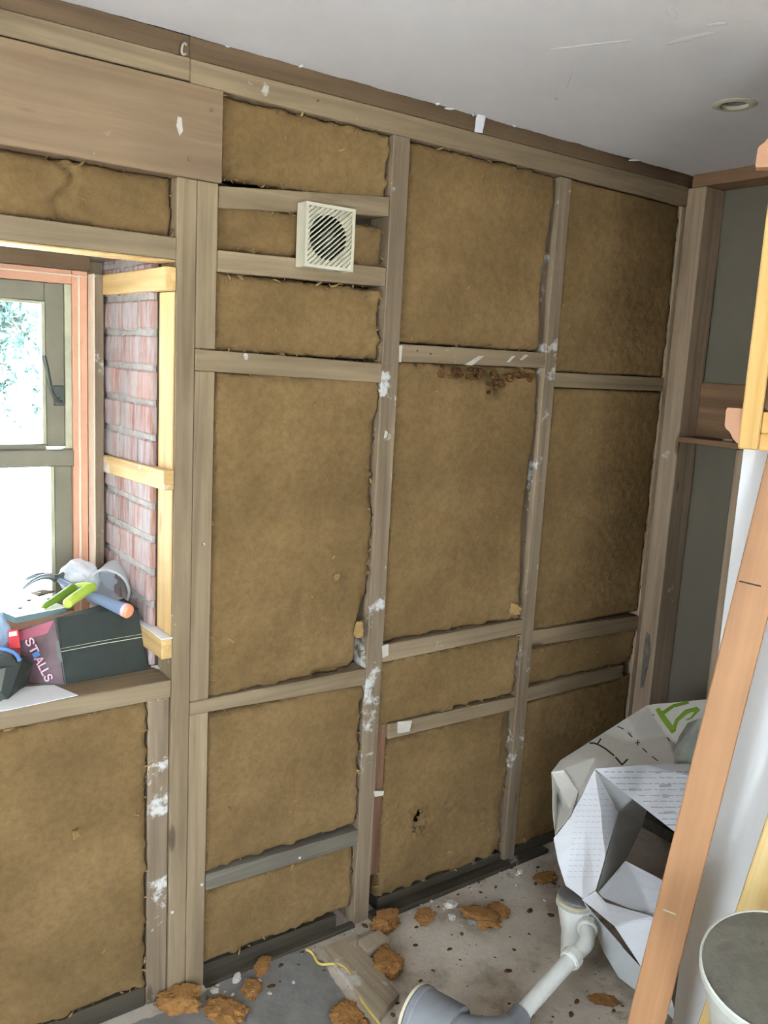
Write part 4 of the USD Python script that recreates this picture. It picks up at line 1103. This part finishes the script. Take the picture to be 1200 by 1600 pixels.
part('handle_bridge', tube(smooth_path([h1, h1 * .5 + g1 * .5 + hz * .004, g1], 10), .008, 10), GREEN, fl, smooth=40)
for x, y in ((31, 950), (45, 938), (62, 927)):
    part('rivet', lathe([(.005, 0), (.004, .002), (0, .002)], at(x, y, 2, q0[2] + .0002), (0, 0, 1), 10), BLACK_PL, fl)

# claw hammer
ham = thing('claw_hammer', 'claw hammer with grey blue grip and orange end cap on top of the box', 'hammer', at(180, 945, 1, .16))
hA, hB = at(150, 934, 1, .19), at(200, 955, 1, .105)
hd_ = (hB - hA) / np.linalg.norm(hB - hA)
hgrip = part('grip', tube(np.stack([hA - hd_ * .02, hA, hA + hd_ * .02, hB - hd_ * .022, hB - hd_ * .010]), [.010, .013, .0135, .0165, .017], 20), GRIP, ham, smooth=40)
part('cap_ring', tube(np.stack([hB - hd_ * .0115, hB - hd_ * .002]), [.0172, .0178], 20), PINK, hgrip, smooth=40)
part('end_cap', lathe([(.0176, 0), (.0176, .004), (.0145, .008), (0, .009)], hB - hd_ * .002, hd_, 24), ORANGE_CAP, hgrip, smooth=40)
hC = at(86, 903, 1, .34)
part('shaft', tube(np.stack([hA, hC]), [.009, .007], 12), GRIP, ham, smooth=40)
w1, w2, w3, w4 = at(104, 902, 1, .33), at(88, 905, 1, .33), at(62, 905, 1, .33), at(36, 920, 1, .33)
part('striking_face', tube(np.stack([at(105, 900, 1, .33), at(98, 902, 1, .33), at(92, 903, 1, .33), at(84, 903, 1, .33)]), [.0135, .0145, .011, .009], 16), BLACK_MET, ham, smooth=40)
part('claw', tube(smooth_path([w2, w3 + np.array([0, 0, .004]), at(48, 910, 1, .33), w4], 14), np.linspace(.009, .003, 14), 10), STEEL, ham, smooth=40)
part('claw', tube(smooth_path([w2 + np.array([0, .02, 0]), w3 + np.array([0, .02, .006]), at(40, 906, 1, .35)], 14), np.linspace(.009, .003, 14), 10), STEEL, ham, smooth=40)

# clear plastic pot on its side, crumpled clear bag
pot = thing('plastic_pot', 'clear plastic pot lying on its side against the brick reveal', 'pot', at(165, 930, 1, .28))
k0, k1 = at(158, 922, 1, .26), at(186, 921, 1, .30)
pdv2 = np.array([-.55, -.80, -.12]); pdv2 /= np.linalg.norm(pdv2)
kc = at(168, 922, 1, .27)
part('wall', lathe([(0, -.105), (.044, -.105), (.048, -.10), (.055, 0), (.058, .001), (.058, .005), (.054, .005), (.0465, -.098), (0, -.1)], kc, pdv2, 40), CLEAR, pot, smooth=40)
part('lip', lathe([(.0555, -.002), (.0595, -.002), (.0595, .005), (.0555, .005)], kc, pdv2, 40), TUB, pot)
cbag = lump(at(125, 905, 1, .33), (.055, .045, .050), 5, 4, .28, False)
single('clear_bag', cbag, CLEAR, 'crumpled clear plastic bag behind the hammer on the window sill', 'plastic bag', smooth=True)
single('wooden_lath', prism([at(4, 938, 1, .38), at(66, 921, 1, .40), at(86, 923, 1, .40), at(60, 930, 1, .38), at(6, 946, 1, .37)], .006), W_FLOOR, 'thin wooden lath lying behind the float on the window sill', 'lath')

# left end of the sill: black charger, blue wrapper, red tool, papers, white packing
ch = thing('battery_charger', 'black battery charger with a grey plate at the left end of the sill', 'charger', at(20, 1080, 2, SZ))
part('housing', hull([at(0 - 40, 1040, 1, .10), at(36, 1028, 1, .10), at(52, 1036, 1, .115), at(44, 1068, 2, SZ), at(12, 1094, 2, SZ), at(-40, 1098, 2, SZ), at(-40, 1030, 1, .16), at(40, 1024, 1, .16), at(45, 1040, 1, .17)]), BLACK_PL, ch)
part('cover', hull([at(-40, 1020, 1, .085), at(18, 1024, 1, .085), at(27, 1040, 1, .085), at(-40, 1044, 1, .08), at(-40, 1012, 1, .14), at(20, 1016, 1, .14)]), BLACK_PL, ch)
part('face_plate', prism([at(-2, 1046, 1, .068), at(9, 1044, 1, .068), at(2, 1080, 1, .06), at(-12, 1084, 1, .06)], .004), FAN_BLADE, ch)
part('blue_edge', tube(smooth_path([at(-30, 1008, 1, .10), at(6, 1014, 1, .09), at(22, 1020, 1, .088), at(30, 1032, 1, .09)], 14), .0045, 8), BLUE, ch, smooth=40)
single('blue_wrapper', lump(at(-16, 992, 1, .20), (.042, .04, .060), 9, 3, .4, False), mat('blue_film', {'t': ('transparent_bsdf', {'color': (.78, .88, .97)}), 'p': ('principled_bsdf', {'base_color': (.58, .74, .90), 'roughness': .2}), 'm': ('mix_closure', {'fac': .6})}, [('t.BSDF', 'm.closure1'), ('p.BSDF', 'm.closure2')], 'm.closure'),
       'crumpled blue plastic film standing behind the black charger', 'plastic film', smooth=True)
rt = thing('red_tool_case', 'small red plastic case squeezed between the blue film and the box', 'case', at(20, 1005, 1, .17))
part('case', hull([at(12, 986, 1, .165), at(28, 983, 1, .165), at(32, 1012, 1, .160), at(14, 1012, 1, .160), at(12, 986, 1, .20), at(28, 983, 1, .20), at(30, 1020, 1, .2), at(14, 1020, 1, .2)]), RED_PL, rt)
part('white_label', prism([at(14, 988, 1, .163), at(26, 986, 1, .163), at(27, 993, 1, .162), at(14, 995, 1, .162)], .001), PAPER, rt)
single('paper_sheet', slab([(-20, 1112), (14, 1086), (40, 1073), (84, 1070), (122, 1086), (60, 1098), (8, 1110)], SZ + .0005, SZ + .002), PAPER, 'thin white paper sheet lying along the front edge of the sill', 'paper')
du = []
for i in range(14):
    p = at(246 + 14 * rng.random(), 1038 + 8 * rng.random(), 2, SZ)
    du.append(lump(p, (.012, .010, .004), i, 1, .5))
single('sill_dust', cat(*du), FILLER, 'little heap of plaster dust in the right corner of the sill', 'dust', kind='stuff')

# ============================================================ OUTSIDE
single('ground', cb(-60, 60, .60, 90, -.45, -.30, 0), LAWN, kind='structure')
single('ground', cb(-60, XL - .2, -40, .60, -.45, -.30, 0), UNSEEN_GROUND, kind='structure')
single('ground', cb(XL - .2, 60, -40, YB - .2, -.45, -.06, 0), UNSEEN_GROUND, kind='structure')
tc_ = at(26, 560, 1, 9.0)
tree = thing('garden_tree', 'leafy blue green tree in the bright garden beyond the window', 'tree', (tc_[0], 9.0, -.3))
part('trunk', tube(smooth_path([(tc_[0] - .5, 9.2, -.3), (tc_[0] - .45, 9.2, .8), (tc_[0] - .35, 9.1, 1.8), (tc_[0] - .2, 9.0, 2.9)], 16), np.linspace(.14, .04, 16), 10), BARK, tree, smooth=40)
r6 = np.random.default_rng(33)
Vl, Fl = [], []
cl = [(at(x, y, 1, 8.4 + 1.2 * r6.random()), r) for x, y, r in ((8, 488, .30), (30, 500, .26), (52, 512, .2), (0, 540, .28), (62, 545, .16), (56, 580, .13), (-30, 500, .45), (-40, 600, .5), (6, 600, .2), (12, 640, .12), (58, 640, .1), (28, 660, .07), (-90, 540, .6), (-20, 450, .35), (60, 400, .4), (-140, 480, .7), (25, 708, .05), (54, 610, .09), (36, 530, .15))]
for c, r in cl:
    for i in range(int(180 * (r / .25) ** 2)):
        d = r6.normal(size=3); d /= np.linalg.norm(d)
        o = c + d * r * r6.random() ** .5
        a = r6.normal(size=3); a /= np.linalg.norm(a)
        b = np.cross(a, r6.normal(size=3)); b /= np.linalg.norm(b)
        n_ = np.cross(a, b)
        L, w_ = .035 + .025 * r6.random(), .016 + .01 * r6.random()
        k = len(Vl)
        Vl += [o - a * L, o + b * w_ + n_ * .004, o + a * L, o - b * w_ + n_ * .004]
        Fl += [(k, k + 1, k + 2), (k, k + 2, k + 3)]
part('foliage', trimesh.Trimesh(np.array(Vl), np.array(Fl), process=False), LEAF, tree, kind='stuff')
for j, (c, r) in enumerate(cl[:9]):
    part('branch', tube(smooth_path([(tc_[0] - .3, 9.05, 1.6 + .12 * j), (np.array([tc_[0] - .3, 9.05, 1.7 + .12 * j]) + c) / 2 + [0, 0, .1], c], 10), np.linspace(.03, .008, 10), 6), BARK, tree)
